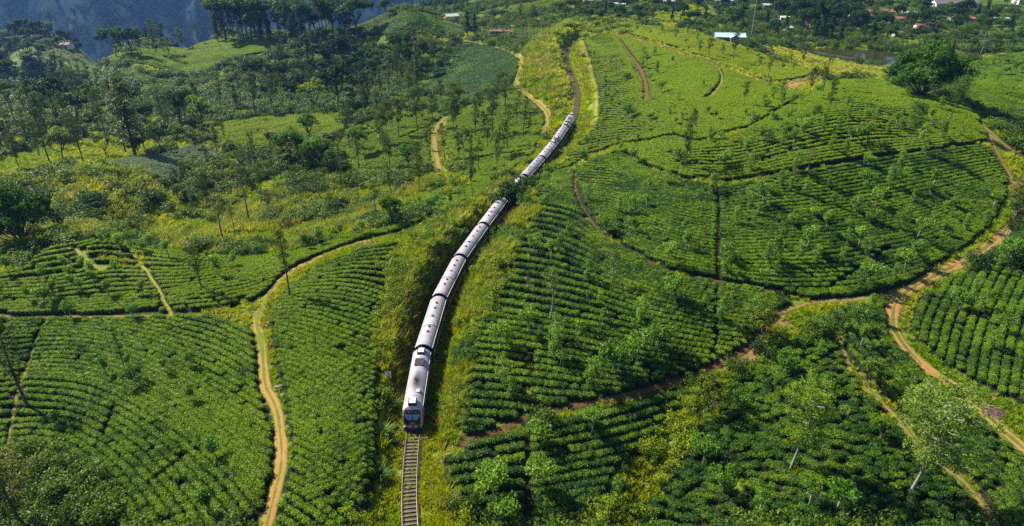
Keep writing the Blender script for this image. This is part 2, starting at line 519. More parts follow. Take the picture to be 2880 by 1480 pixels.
# ------------------------------------------------------------------ regions of the plantation, outlined on the picture and dropped to the ground
# each tea field: outline, guide rows (rows run along them), row spacing, plant spacing, disorder
TEA = {
 'A': ([(-60,880),(130,893),(690,893),(712,905),(722,1010),(720,1095),(742,1150),(766,1250),(760,1340),(735,1420),(722,1500),(340,1500),(330,1440),(300,1330),(230,1290),(120,1270),(20,1270),(-60,1270)],
       [[(-60,868),(300,866),(600,900),(800,1000)],[(-60,960),(200,950),(400,990),(600,1090),(780,1210)],[(-60,1080),(150,1070),(300,1100),(480,1200),(640,1330),(740,1440)],[(-60,1200),(150,1190),(280,1235),(400,1330),(500,1450),(540,1520)],[(-60,1300),(120,1290),(220,1340),(300,1440),(330,1540)]], 1.3, 0.82, 0.16),
 'B': ([(830,805),(880,765),(960,728),(1040,700),(1112,688),(1090,790),(1066,900),(1050,1000),(1046,1150),(1045,1300),(1022,1420),(960,1500),(772,1500),(805,1400),(835,1300),(826,1200),(812,1130),(812,1100),(795,1050),(776,960),(772,880),(790,840)],
       [[(800,790),(900,745),(1010,705),(1150,672)],[(740,830),(880,800),(1000,800),(1110,830)],[(740,930),(880,970),(1080,1060)],[(740,1040),(900,1120),(1080,1230)],[(740,1170),(900,1265),(1080,1385)],[(720,1320),(860,1400),(990,1500)],[(700,1440),(800,1510)]], 1.3, 0.82, 0.12),
 'C': ([(-60,760),(30,760),(75,760),(130,705),(235,680),(330,684),(420,702),(560,728),(790,724),(900,700),(1010,670),(1130,640),(1190,618),(1170,640),(1000,684),(870,732),(800,770),(718,848),(690,872),(400,880),(150,890),(-60,878)],
       [[(60,770),(130,705),(240,681),(420,699),(600,727),(800,722),(1000,672),(1190,617)],[(-60,800),(120,790),(300,760),(500,765),(700,755),(850,725),(1010,680),(1190,628)],[(-60,855),(150,850),(350,835),(550,815),(720,780),(820,745),(1000,688),(1180,640)],[(-60,905),(150,895),(350,885),(550,870),(700,845),(790,785),(880,738),(1000,692)]], 1.3, 0.82, 0.1),
 'D': ([(1190,612),(1240,578),(1300,540),(1350,498),(1405,515),(1340,570),(1290,590)],
       [[(1180,612),(1250,565),(1340,500)],[(1200,625),(1290,585),(1410,520)]], 1.3, 0.82, 0.1),
 'E1': ([(1265,335),(1330,300),(1480,262),(1545,318),(1515,365),(1520,400),(1490,440),(1410,498),(1340,520),(1275,480),(1252,400)],
       [[(1240,310),(1350,280),(1480,255)],[(1240,400),(1350,370),(1450,350),(1550,340)],[(1240,480),(1350,450),(1500,410)],[(1260,530),(1400,500),(1500,450)]], 1.5, 0.82, 0.2),
 'E2': ([(965,372),(1040,345),(1130,325),(1222,308),(1240,330),(1208,362),(1206,430),(1215,488),(1120,505),(1010,490),(960,440)],
       [[(950,350),(1100,320),(1240,305)],[(950,430),(1100,400),(1230,390)],[(950,500),(1100,500),(1230,490)]], 1.5, 0.82, 0.2),
 'E3': ([(1280,118),(1340,122),(1435,150),(1458,170),(1445,228),(1430,255),(1380,262),(1260,265),(1195,250),(1235,190)],
       [[(1270,110),(1350,118),(1480,160)],[(1230,160),(1330,165),(1480,190)],[(1190,215),(1320,215),(1460,225)],[(1170,262),(1320,268),(1460,265)]], 1.7, 1.5, 0.45),
 'E4': ([(1470,250),(1500,270),(1545,318),(1545,345),(1490,330),(1440,300),(1380,290),(1250,300),(1150,300),(1150,280),(1300,270),(1440,262)],
       [[(1140,278),(1300,268),(1480,245)],[(1140,305),(1350,295),(1550,330)]], 1.6, 1.2, 0.3),
 'F1': ([(1519,513),(1560,494),(1612,470),(1612,520),(1620,565),(1658,632),(1702,678),(1780,722),(1890,778),(2002,795),(2115,812),(2220,845),(2160,915),(2100,975),(1915,1055),(1678,1122),(1500,1163),(1353,1215),(1300,1235),(1292,1207),(1334,1074),(1341,981),(1360,924),(1387,868),(1432,735),(1466,671),(1511,603)],
       [[(1500,470),(1600,480),(1660,540),(1750,640),(1850,700)],[(1480,570),(1627,600),(1720,690),(1850,765),(2012,802),(2240,850)],[(1400,720),(1600,760),(1800,835),(2000,885),(2220,915)],[(1340,870),(1600,910),(1800,950),(2000,985),(2200,1005)],[(1300,1040),(1500,1060),(1700,1085),(1990,1110)],[(1240,1190),(1400,1200),(1500,1200),(1700,1190),(1900,1190)],[(1240,1290),(1500,1290),(1700,1290)]], 1.6, 0.82, 0.1),
 'F2': ([(1622,478),(1690,440),(1762,438),(1830,486),(1934,514),(2010,522),(2006,640),(2006,782),(1898,764),(1792,708),(1716,664),(1674,620),(1636,556),(1630,505)],
       [[(1590,450),(1690,434),(1766,440),(1833,485),(1934,512),(2040,524)],[(1610,520),(1750,540),(1900,590),(2040,620)],[(1640,610),(1800,680),(1930,720),(2040,738)],[(1700,690),(1850,765),(2040,805)]], 1.45, 0.82, 0.12),
 'F3': ([(2030,527),(2124,514),(2270,487),(2460,453),(2705,420),(2775,414),(2800,450),(2825,500),(2822,560),(2770,640),(2700,700),(2640,735),(2560,785),(2480,815),(2380,832),(2290,840),(2190,820),(2026,788)],
       [[(2010,530),(2270,490),(2500,450),(2800,410)],[(2010,620),(2250,600),(2500,570),(2850,490)],[(2010,720),(2250,710),(2500,680),(2820,590)],[(2010,790),(2200,820),(2400,815),(2600,760),(2780,650)],[(2010,830),(2200,860),(2400,850),(2600,800)]], 1.45, 0.82, 0.13),
 'F4': ([(1640,112),(1690,97),(1760,110),(1850,136),(1930,166),(2000,186),(2060,203),(2120,228),(2200,252),(2250,268),(2200,300),(2140,335),(2100,360),(2058,378),(1958,397),(1897,380),(1829,393),(1753,405),(1681,426),(1610,464),(1560,490),(1600,440),(1640,402),(1670,363),(1680,321),(1680,264),(1672,219),(1657,162)],
       [[(1630,105),(1700,98),(1850,137),(2000,186),(2120,230),(2270,268)],[(1650,165),(1750,160),(1850,185),(1950,215),(2050,260),(2200,302)],[(1665,240),(1760,235),(1880,260),(2000,310),(2110,355)],[(1675,320),(1760,315),(1880,330),(2010,375)],[(1630,400),(1760,382),(1880,370),(1970,400)],[(1540,510),(1650,450),(1760,415),(1870,395)]], 1.45, 0.82, 0.14),
 'F5': ([(1690,434),(1753,412),(1829,399),(1897,387),(1958,403),(2060,388),(2147,344),(2256,280),(2330,232),(2440,224),(2500,240),(2560,265),(2700,285),(2740,320),(2755,355),(2770,395),(2705,408),(2460,441),(2270,474),(2124,501),(2024,510),(1934,501),(1833,473),(1775,436)],
       [[(2150,310),(2260,262),(2340,225),(2450,222),(2600,262),(2760,300)],[(1850,397),(1950,406),(2050,384),(2150,345),(2260,300),(2400,280),(2600,315),(2780,345)],[(1730,425),(1900,428),(2100,410),(2250,370),(2400,345),(2600,362),(2790,370)],[(1720,438),(1780,440),(1900,468),(2050,475),(2250,435),(2450,404),(2790,385)],[(1766,450),(1850,490),(1950,515),(2030,522),(2270,487),(2500,447),(2790,412)]], 1.45, 0.82, 0.14),
 'F6': ([(1700,87),(1760,74),(1880,78),(1950,88),(2000,103),(2060,124),(2120,146),(2200,182),(2285,205),(2270,215),(2185,232),(2110,206),(2050,184),(2000,168),(1930,146),(1850,118),(1760,94)],
       [[(1680,78),(1780,70),(1900,76),(2010,100),(2130,145),(2300,203)],[(1680,88),(1760,96),(1850,120),(1930,148),(2050,186),(2200,238)]], 1.6, 1.1, 0.1),
 'F7': ([(2700,180),(2800,160),(2950,140),(2950,375),(2870,350),(2800,322),(2735,300),(2690,272),(2690,230)],
       [[(2660,170),(2800,155),(2960,135)],[(2660,230),(2800,225),(2960,215)],[(2660,285),(2800,315),(2960,370)]], 1.6, 1.1, 0.12),
 'F9': ([(2950,768),(2730,768),(2645,802),(2578,850),(2560,900),(2590,960),(2650,1020),(2730,1066),(2810,1106),(2950,1160)],
       [[(2650,730),(2560,870),(2530,1000)],[(2760,730),(2670,900),(2630,1060)],[(2880,730),(2790,920),(2750,1110)],[(3000,740),(2910,950),(2870,1170)]], 1.45, 0.82, 0.14),
 'F10': ([(2745,735),(2790,702),(2850,655),(2950,600),(2950,752),(2790,752)],
       [[(2730,700),(2850,640),(2960,580)],[(2730,770),(2850,760),(2960,740)]], 1.5, 0.82, 0.15),
 'F11': ([(2335,885),(2400,862),(2490,852),(2496,900),(2510,950),(2545,1000),(2600,1066),(2670,1112),(2740,1168),(2800,1240),(2890,1300),(2950,1340),(2950,1500),(2830,1500),(2795,1440),(2745,1375),(2718,1332),(2650,1295),(2600,1255),(2555,1195),(2520,1150),(2462,1098),(2404,1040),(2382,985),(2360,930)],
       [[(2320,860),(2400,1000),(2520,1130),(2640,1270),(2760,1400),(2810,1510)],[(2420,850),(2480,960),(2590,1090),(2720,1230),(2850,1360),(2930,1480)],[(2500,840),(2540,960),(2660,1080),(2800,1210),(2980,1340)]], 1.45, 0.82, 0.2),
 'F12': ([(2090,1045),(2160,1000),(2260,950),(2330,950),(2362,1000),(2384,1060),(2440,1120),(2490,1172),(2525,1215),(2575,1280),(2620,1325),(2690,1366),(2715,1400),(2752,1445),(2775,1500),(1790,1500),(1850,1400),(1930,1300),(1990,1210),(2040,1120)],
       [[(2060,1030),(2200,960),(2340,930)],[(2000,1150),(2200,1080),(2420,1060)],[(1900,1290),(2200,1230),(2600,1230)],[(1800,1420),(2200,1380),(2700,1380)],[(1760,1540),(2200,1510),(2790,1510)]], 1.3, 1.1, 0.85),
 'F14': ([(1262,1300),(1290,1268),(1350,1243),(1440,1218),(1472,1212),(1470,1500),(1370,1500),(1315,1430),(1282,1380),(1258,1340)],
       [[(1230,1280),(1500,1225)],[(1230,1400),(1500,1365)],[(1290,1520),(1500,1500)]], 1.6, 0.82, 0.08),
 'F15': ([(1490,1207),(1560,1188),(1700,1152),(1830,1120),(1930,1090),(1942,1105),(1890,1155),(1855,1200),(1800,1250),(1745,1305),(1705,1340),(1685,1400),(1625,1440),(1560,1500),(1490,1500)],
       [[(1470,1205),(1700,1145),(1960,1075)],[(1470,1300),(1700,1255),(1920,1190)],[(1470,1400),(1700,1360),(1870,1320)],[(1470,1520),(1700,1480)]], 1.6, 0.82, 0.08),
 'G1': ([(285,172),(330,153),(480,137),(560,118),(650,108),(760,117),(810,130),(760,145),(690,155),(640,168),(590,192),(540,220),(470,202),(400,180)],
       [[(270,172),(330,152),(480,136),(560,117),(650,108),(820,122)],[(280,176),(450,172),(600,155),(820,140)],[(380,182),(500,205),(600,195),(700,170)],[(450,205),(540,230),(640,210)]], 1.7, 1.2, 0.1),
 'G2': ([(370,200),(450,222),(505,240),(470,250),(400,245),(365,225)],
       [[(350,200),(440,220),(520,245)],[(350,235),(440,250),(500,262)]], 1.7, 1.3, 0.2),
 'G3': ([(560,365),(640,345),(740,333),(860,326),(965,318),(965,368),(900,392),(800,402),(700,430),(640,420),(600,390)],
       [[(550,360),(700,335),(970,312)],[(560,390),(700,370),(970,345)],[(600,430),(750,415),(970,385)]], 1.5, 0.82, 0.15),
 'G4': ([(280,468),(380,446),(480,432),(540,412),(600,420),(625,440),(560,470),(515,475),(500,500),(470,518),(430,488)],
       [[(270,462),(420,438),(540,410),(640,420)],[(380,490),(480,470),(640,455)],[(440,530),(540,500),(640,480)]], 1.5, 0.82, 0.12),
 'H1': ([(965,88),(1000,62),(1060,44),(1130,36),(1200,40),(1255,57),(1290,82),(1305,103),(1240,108),(1150,97),(1080,98),(1010,102)],
       [[(960,75),(1060,44),(1130,34),(1210,40),(1310,90)],[(960,90),(1060,70),(1200,70),(1310,100)],[(960,108),(1080,100),(1310,115)]], 1.8, 1.5, 0.4),
 'H2': ([(1345,40),(1400,24),(1500,8),(1570,-6),(1640,-6),(1570,22),(1450,36)],
       [[(1330,38),(1430,16),(1560,-8)],[(1330,46),(1450,38),(1640,8)]], 1.8, 1.4, 0.1),
 'H3': ([(1335,78),(1400,76),(1500,80),(1560,84),(1500,112),(1440,122),(1340,112)],
       [[(1320,76),(1440,76),(1570,80)],[(1320,96),(1440,100),(1570,96)],[(1320,115),(1440,124),(1520,112)]], 2, 1.3, 0.1),
}

CORRIDOR = [(1440,260),(1470,160),(1500,115),(1590,60),(1640,80),(1655,160),(1676,264),(1676,330),(1664,380),(1604,450),(1530,510),(1511,603),(1466,671),(1432,735),(1387,868),(1341,981),(1330,1080),(1294,1190),(1288,1250),(1257,1300),(1257,1350),(1300,1430),(1360,1500),(970,1500),(1030,1420),(1045,1300),(1046,1150),(1050,1000),(1066,900),(1090,790),(1112,692),(1180,650),(1290,596),(1400,520),(1490,440),(1520,400),(1515,360),(1548,330),(1500,270)]
GRASS = {
 'corridor': (CORRIDOR, 1.0, .25),
 'valley': ([(340,660),(450,610),(600,560),(760,515),(900,500),(1050,490),(1230,500),(1350,498),(1240,576),(1150,612),(1000,660),(800,715),(600,722),(430,695)], .75, .45),
 'mound': ([(-60,520),(0,505),(100,480),(250,468),(400,480),(470,530),(400,600),(330,660),(230,678),(120,705),(60,750),(-60,740)], .55, .5),
 'gully': ([(1945,1100),(2080,1030),(2040,1110),(1985,1205),(1925,1295),(1840,1400),(1780,1500),(1570,1500),(1690,1400),(1750,1310),(1860,1205)], .85, .2),
 'meadow': ([(2190,135),(2280,150),(2400,185),(2560,190),(2580,215),(2490,238),(2430,222),(2340,225),(2290,205),(2200,180),(2160,150),(2100,132)], .9, .8),
 'green': ([(2192,878),(2250,848),(2400,838),(2545,822),(2500,850),(2350,872),(2340,910),(2250,950),(2140,1000)], .9, .35),
 'crest': ([(1690,84),(1850,112),(2000,160),(2120,200),(2190,226),(2290,200),(2330,226),(2256,282),(2190,255),(2060,205),(1930,168),(1760,112),(1690,98)], .7, .3),
 'clearing': ([(-60,470),(0,450),(150,405),(350,395),(470,405),(420,440),(280,464),(100,482),(-60,520)], .8, .3),
 'leftpath': ([(700,885),(790,780),(880,735),(1000,687),(1120,655),(1180,640),(1120,690),(1040,703),(960,730),(880,767),(830,808),(790,845),(772,885),(778,960),(797,1050),(815,1110),(828,1200),(838,1300),(808,1400),(774,1500),(724,1500),(737,1420),(762,1340),(768,1250),(744,1150),(722,1095),(724,1010),(714,905)], .9, .55),
 'rightpath': ([(2770,410),(2880,440),(2950,480),(2950,600),(2850,655),(2745,735),(2640,805),(2570,850),(2552,900),(2585,965),(2650,1025),(2730,1070),(2950,1170),(2950,1340),(2800,1240),(2740,1168),(2670,1112),(2600,1066),(2545,1000),(2505,945),(2490,900),(2500,850),(2560,790),(2640,737),(2700,702),(2770,642),(2826,560),(2828,500),(2800,450)], .8, .35),
 'rightpath2': ([(2382,985),(2404,1040),(2462,1098),(2520,1150),(2555,1195),(2600,1255),(2650,1295),(2718,1332),(2745,1375),(2795,1440),(2830,1500),(2775,1500),(2752,1445),(2715,1400),(2690,1366),(2620,1325),(2575,1280),(2525,1215),(2490,1172),(2440,1120),(2384,1060),(2362,1000),(2350,940)], .8, .45),
 'brownpath': ([(1262,330),(1240,330),(1208,362),(1206,430),(1216,490),(1275,490),(1254,400)], .9, .5),
 'terrace': ([(1830,45),(1900,20),(1960,12),(2000,40),(1960,70),(1880,76),(1800,72)], .9, .35),
 'scrubedge': ([(1560,100),(1600,60),(1700,50),(1800,60),(1800,75),(1700,88),(1640,110)], .8, .5),
}
WOODS = {
 'W1': [(-60,130),(120,150),(240,225),(340,300),(430,330),(540,335),(640,300),(730,235),(800,185),(900,170),(960,168),(1100,168),(1180,165),(1232,170),(1225,210),(1185,258),(1120,290),(1050,310),(960,318),(860,324),(740,330),(640,342),(560,360),(480,400),(380,440),(280,462),(150,475),(0,500),(-60,510)],
 'W5': [(1560,40),(1660,44),(1780,60),(1960,80),(2060,110),(2140,118),(2250,128),(2380,142),(2520,150),(2620,165),(2700,160),(2880,135),(2950,130),(2950,-30),(1560,-30)],
}
DIRT = [
 ([(1955,1048),(2080,985),(2150,915),(2200,872),(2222,900),(2200,960),(2130,1005),(2060,1045),(1960,1080)], 1.0),
 ([(2160,232),(2240,218),(2330,215),(2330,226),(2260,240),(2230,262)], 0.9),
 ([(1290,1210),(1320,1215),(1290,1262),(1240,1300),(1215,1330),(1230,1290)], 0.6),
]

RIGHTHILL = [(1640,100),(1700,90),(2120,220),(2260,262),(2340,228),(2560,262),(2770,330),(2800,450),(2830,560),(2640,738),(2480,818),(2300,850),(2200,870),(2100,980),(1950,1060),(1300,1235),(1340,1000),(1510,600),(1560,490),(1670,370)]
def region_weights(x, y, z, occ):
    u, v, dep = project(np.stack([x, y, z], -1))
    jit = (fbm(x / 2.5, y / 2.5, 41, 3) - .5)
    uu = u + jit * 26 * np.clip(90 / dep, .15, 1.2); vv = v + jit * 18 * np.clip(90 / dep, .15, 1.2)
    front = (y > 5) & (dep > 10)
    soil = np.zeros(u.shape); grass = np.zeros(u.shape); dry = np.zeros(u.shape); dirt = np.zeros(u.shape)
    soil[occ(x, y) & front & (dep < 900)] = 1
    tea_out = np.zeros(u.shape, bool)
    for k, (poly, *_r) in TEA.items(): tea_out |= in_poly(uu, vv, poly)
    tea_out |= in_poly(uu, vv, RIGHTHILL)
    m = tea_out & (soil < .5) & front; grass[m] = .8; dry[m] = .35
    for k, (poly, g, dr) in GRASS.items():
        m = in_poly(uu, vv, poly) & front & (soil < .5)
        grass[m] = g; dry[m] = dr
    for poly, k in DIRT:
        m = in_poly(uu, vv, poly) & front
        dirt[m] = k
    return soil, grass, dry, dirt

# ------------------------------------------------------------------ ground
def ground_material():
    m, nt, out = new_mat('ground_cover')
    P = wpos(nt)
    def att(n):
        a = nt.nodes.new('ShaderNodeAttribute'); a.attribute_name = n
        return a.outputs['Fac']
    n1 = noise(nt, 0.35, P, 6.0, 0.65); n2 = noise(nt, 0.06, P, 4.0); n3 = noise(nt, 2.5, P, 4.0, 0.7)
    wild = mix(nt, ramp(nt, n1, .35, .65), (.026, .058, .007), (.065, .115, .011))
    wild = mix(nt, ramp(nt, n2, .50, .68), wild, (.14, .19, .016))
    grass = mix(nt, ramp(nt, n1, .3, .7), (.095, .18, .008), (.20, .29, .012))
    grass = mix(nt, ramp(nt, n3, .35, .7), mix(nt, .55, grass, (.05, .09, .012)), grass)
    straw = mix(nt, ramp(nt, n3, .3, .7), (.17, .13, .035), (.30, .23, .06))
    drym = mth(nt, 'MULTIPLY', ramp(nt, mth(nt, 'ADD', n2, mth(nt, 'MULTIPLY', n1, .5)), .6, .95), att('dry'))
    grass = mix(nt, drym, grass, straw)
    soil = mix(nt, ramp(nt, n1, .4, .65), (.014, .011, .006), (.030, .021, .010))  # soil colour darkened to hold the bush shadow between rows
    soil = mix(nt, mth(nt, 'MULTIPLY', ramp(nt, n3, .45, .7), .7), soil, (.022, .040, .010))
    dirt = mix(nt, ramp(nt, n3, .3, .7), (.16, .085, .040), (.30, .175, .085))
    dirt = mix(nt, mth(nt, 'MULTIPLY', ramp(nt, n1, .52, .68), .8), dirt, (.10, .12, .025))
    c = mix(nt, att('grass'), wild, grass)
    c = mix(nt, att('soil'), c, soil)
    c = mix(nt, att('dirt'), c, dirt)
    b = nd(nt, 'ShaderNodeBsdfPrincipled'); b.inputs['Roughness'].default_value = 0.9; b.inputs['Specular IOR Level'].default_value = .15
    nt.links.new(c, b.inputs['Base Color'])
    bp = nt.nodes.new('ShaderNodeBump'); bp.inputs['Strength'].default_value = .7; bp.inputs['Distance'].default_value = .25
    nt.links.new(n3, bp.inputs['Height']); nt.links.new(bp.outputs[0], b.inputs['Normal'])
    nt.links.new(b.outputs[0], out.inputs[0])
    return m

def hill_material():
    m, nt, out = new_mat('mountain_cover')
    P = wpos(nt)
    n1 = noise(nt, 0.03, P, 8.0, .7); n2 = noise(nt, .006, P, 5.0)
    c = mix(nt, ramp(nt, n1, .42, .6), (.003, .009, .013), (.018, .032, .034))  # shade and blue of the far slopes put into their colour
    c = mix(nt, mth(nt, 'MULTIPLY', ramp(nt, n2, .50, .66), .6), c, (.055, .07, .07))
    b = nd(nt, 'ShaderNodeBsdfPrincipled'); b.inputs['Roughness'].default_value = 1.0; b.inputs['Specular IOR Level'].default_value = 0
    nt.links.new(c, b.inputs['Base Color'])
    nt.links.new(b.outputs[0], out.inputs[0])
    return m

M_ground = ground_material(); M_hill = hill_material()

def sheet(name, j0, j1, mat, attrs):
    gx, gy, gz = GX[:, j0:j1], GY[:, j0:j1], GZ[:, j0:j1]
    ni, nj = gx.shape
    V = np.stack([gx, gy, gz], -1).reshape(-1, 3)
    i, j = np.meshgrid(np.arange(ni - 1), np.arange(nj - 1), indexing='ij')
    a = i * nj + j
    F = np.stack([a, a + 1, a + nj + 1, a + nj], -1).reshape(-1, 4)[:, ::-1]
    me = mesh_np(name, V, F, [mat], smooth=True)
    o = link(bpy.data.objects.new(name, me))
    tag(o, kind='structure')
    return o

JSPLIT = int(np.searchsorted(RR, 930))
g = GROUND = sheet('ground', 0, JSPLIT + 1, M_ground, True)
tag(g, 'rolling plantation ground of soil, grass and scrub under everything', 'ground')
h = sheet('distant_mountains', JSPLIT, len(RR), M_hill, False)
tag(h, 'hazy blue wooded mountain slopes beyond the valley, upper left', 'mountains')

# ------------------------------------------------------------------ paths: ribbons laid over the ground
def path_material(name, earth1, earth2, verge, rut, amount):
    m, nt, out = new_mat(name)
    uvn = nt.nodes.new('ShaderNodeAttribute'); uvn.attribute_name = 'across'
    P = wpos(nt)
    n1 = noise(nt, 1.1, P, 6.0, .75); n2 = noise(nt, .11, P, 4.0); n3 = noise(nt, 6.0, P, 3.0)
    t = mth(nt, 'ABSOLUTE', uvn.outputs['Fac'])                      # 0 centre .. 1 edge
    earth = mix(nt, ramp(nt, n3, .3, .7), earth1, earth2)
    if rut:
        t = mth(nt, 'ABSOLUTE', mth(nt, 'ADD', uvn.outputs['Fac'], mth(nt, 'MULTIPLY', mth(nt, 'SUBTRACT', n1, .5), .45)))
        d = mth(nt, 'ABSOLUTE', mth(nt, 'SUBTRACT', t, .5))          # two wheel ruts, broken by tufts
        f = mth(nt, 'SUBTRACT', mth(nt, 'ADD', mth(nt, 'MULTIPLY', n1, .5), mth(nt, 'MULTIPLY', n2, 1.9)), mth(nt, 'MULTIPLY', d, 1.6))
        f = ramp(nt, f, .88 - amount, 1.12 - amount)
    else:
        f = mth(nt, 'SUBTRACT', mth(nt, 'ADD', mth(nt, 'MULTIPLY', n1, .8), amount), mth(nt, 'MULTIPLY', mth(nt, 'POWER', t, 2.0), .7))
        f = ramp(nt, f, .25, .42)
    g_ = mix(nt, ramp(nt, n1, .35, .65), tuple(x * .7 for x in verge), verge)
    c = mix(nt, f, g_, earth)
    b = nd(nt, 'ShaderNodeBsdfPrincipled'); b.inputs['Roughness'].default_value = .95; b.inputs['Specular IOR Level'].default_value = .1
    nt.links.new(c, b.inputs['Base Color'])
    bp = nt.nodes.new('ShaderNodeBump'); bp.inputs['Strength'].default_value = .8; bp.inputs['Distance'].default_value = .12
    nt.links.new(n1, bp.inputs['Height']); nt.links.new(bp.outputs[0], b.inputs['Normal'])
    nt.links.new(b.outputs[0], out.inputs[0])
    return m

LIME = (.13, .18, .018)
M_track = path_material('grassy_wheel_track', (.22, .125, .045), (.33, .20, .075), (.125, .155, .018), True, .17)
M_road = path_material('orange_earth_road', (.25, .120, .044), (.36, .205, .083), (.11, .14, .02), True, .24)
M_foot = path_material('trodden_footpath', (.17, .105, .042), (.24, .16, .065), (.10, .13, .015), False, .06)
M_brown = path_material('brown_earth_path', (.070, .036, .019), (.130, .068, .034), (.05, .06, .014), False, .30)
M_pale = path_material('straw_grass_path', (.16, .155, .035), (.22, .205, .055), (.13, .17, .016), False, .10)
M_pave = path_material('pale_lane_surface', (.40, .38, .34), (.55, .52, .48), (.2, .2, .1), False, .6)

PATHS = []
def ribbon(pts, width, mat, label, name='path', lift=.07, wob=.18):
    P = catmull(pts, 14)
    W = drop(P[:, 0], P[:, 1])[:, :2]
    keep = [0]
    for i in range(1, len(W)):                      # sight lines that slip over a crest are left out
        if np.linalg.norm(W[i] - W[keep[-1]]) < 0.25 * max(30, np.hypot(*W[i])) * .6: keep.append(i)
    W = W[keep]
    L = np.linalg.norm(np.diff(W, axis=0), axis=1).sum()
    n = max(8, int(L / 0.7))
    W = resample(W, n)
    for _ in range(3):
        W[1:-1] = (W[:-2] + 2 * W[1:-1] + W[2:]) / 4
    T = np.gradient(W, axis=0); T /= np.linalg.norm(T, axis=1)[:, None]
    N = np.stack([-T[:, 1], T[:, 0]], -1)
    ac = np.linspace(-1, 1, 7)
    wid = width / 2 * (1 + wob * (vnoise(np.arange(n) / 7., np.full(n, 3.3), len(PATHS)) - .5) * 2)
    XY = W[:, None, :] + N[:, None, :] * (ac[None, :] * wid[:, None])[..., None]
    Z = ground_z(XY[..., 0], XY[..., 1]) + lift - .06 * np.abs(ac)[None] ** 6
    V = np.concatenate([XY, Z[..., None]], -1).reshape(-1, 3)
    i, j = np.meshgrid(np.arange(n - 1), np.arange(6), indexing='ij')
    a = i * 7 + j
    F = np.stack([a, a + 7, a + 8, a + 1], -1).reshape(-1, 4)
    me = mesh_np(name, V, F, [mat], smooth=True)
    at = me.attributes.new('across', 'FLOAT', 'POINT'); at.data.foreach_set('value', np.tile(ac, n).astype(np.float32))
    o = link(bpy.data.objects.new(name, me))
    tag(o, label, 'path', None, 'structure')
    PATHS.append((W, width / 2))
    return o

ribbon([(1190,628),(1120,655),(1000,686),(900,722),(820,765),(770,810),(738,860),(722,905),(735,960),(742,1040),(748,1090),(778,1150),(788,1220),(792,1300),(775,1380),(750,1480),(742,1530)], 1.65, M_track, 'grassy wheel track with tan ruts left of the train')
ribbon([(742,893),(690,884),(500,888),(300,892),(120,893),(-60,888)], .75, M_foot, 'narrow footpath along the upper edge of the lower left tea field')
ribbon([(132,900),(104,960),(76,1040),(55,1095),(38,1170),(24,1255)], .6, M_foot, 'thin footpath through the tea at the left edge')
ribbon([(355,690),(378,717),(415,769),(446,815),(483,886)], .7, M_pale, 'straw footpath slanting through the upper left tea field')
ribbon([(215,700),(240,728),(290,762)], .8, M_pale, 'short straw footpath on the left tea knoll')
ribbon([(1288,1262),(1330,1237),(1420,1205),(1500,1170),(1600,1146),(1700,1127),(1800,1104),(1919,1068),(2030,1025),(2110,975),(2165,915),(2200,878)], 1.05, M_brown, 'shaded brown earth path below the right tea field')
ribbon([(2185,882),(2279,853),(2358,846),(2449,838),(2545,824)], 1.5, M_foot, 'pale footpath joining the earth road on the right')
ribbon([(2760,352),(2790,380),(2840,422),(2900,462),(2960,500)], 3.4, M_road, 'broad orange earth road at the right edge')
ribbon([(2775,372),(2800,430),(2828,480),(2858,540),(2862,600),(2822,655),(2751,712),(2690,745),(2640,770),(2577,805),(2530,838),(2512,875),(2512,915),(2530,955),(2570,1003),(2625,1052),(2690,1090),(2751,1139),(2808,1200),(2880,1262),(2960,1330)], 2.25, M_road, 'winding orange earth road through the right hand tea')
ribbon([(2350,935),(2372,990),(2394,1046),(2450,1108),(2509,1161),(2545,1207),(2592,1268),(2640,1310),(2704,1345),(2732,1386),(2774,1435),(2802,1490)], 1.1, M_foot, 'narrow footpath running to the bottom right corner')
ribbon([(1618,488),(1616,520),(1625,562),(1666,628),(1710,673),(1789,718),(1896,773),(2012,791),(2124,810),(2225,846)], .8, M_brown, 'narrow brown path curving through the right tea slope')
ribbon([(1690,92),(1760,102),(1850,127),(1930,156),(2000,177),(2060,194),(2120,218),(2180,243),(2230,256)], 3.2, M_brown, 'brown estate road over the crest of the right tea hill')
ribbon([(2215,247),(2255,236),(2300,229),(2360,220)], 3.4, M_road, 'sunlit orange bend of the estate road near the meadow', wob=.3)
ribbon([(2240,181),(2280,178),(2330,175)], 3.2, M_road, 'short bare orange track across the meadow', wob=.4)
ribbon([(1735,100),(1760,140),(1790,180),(1812,225),(1820,285)], 1.6, M_brown, 'reddish footpath running down the far right tea slope')
ribbon([(2004,180),(2026,205),(2028,232),(2008,262),(1985,280)], 1.6, M_pale, 'curved straw path below the crest road')
ribbon([(1636,115),(1651,162),(1666,219),(1675,264),(1675,321),(1666,365)], 2.0, M_pale, 'pale grass path along the edge of the railway bank')
ribbon([(1298,113),(1350,124),(1420,142),(1462,160),(1471,178),(1462,205),(1450,232),(1462,250),(1490,272),(1520,296),(1540,318),(1546,345),(1536,378)], 2.8, M_track, 'winding straw coloured cart track left of the railway')
ribbon([(1258,328),(1232,352),(1222,385),(1226,430),(1238,487)], 2.6, M_foot, 'grass path with brown edge among the gum trees')
ribbon([(262,173),(340,182),(400,196),(470,216),(530,239)], 3.0, M_pale, 'bright grass path skirting the far left tea hill')
ribbon([(1650,48),(1700,42),(1760,36)], 2.5, M_pave, 'pale lane below the red roofed buildings')

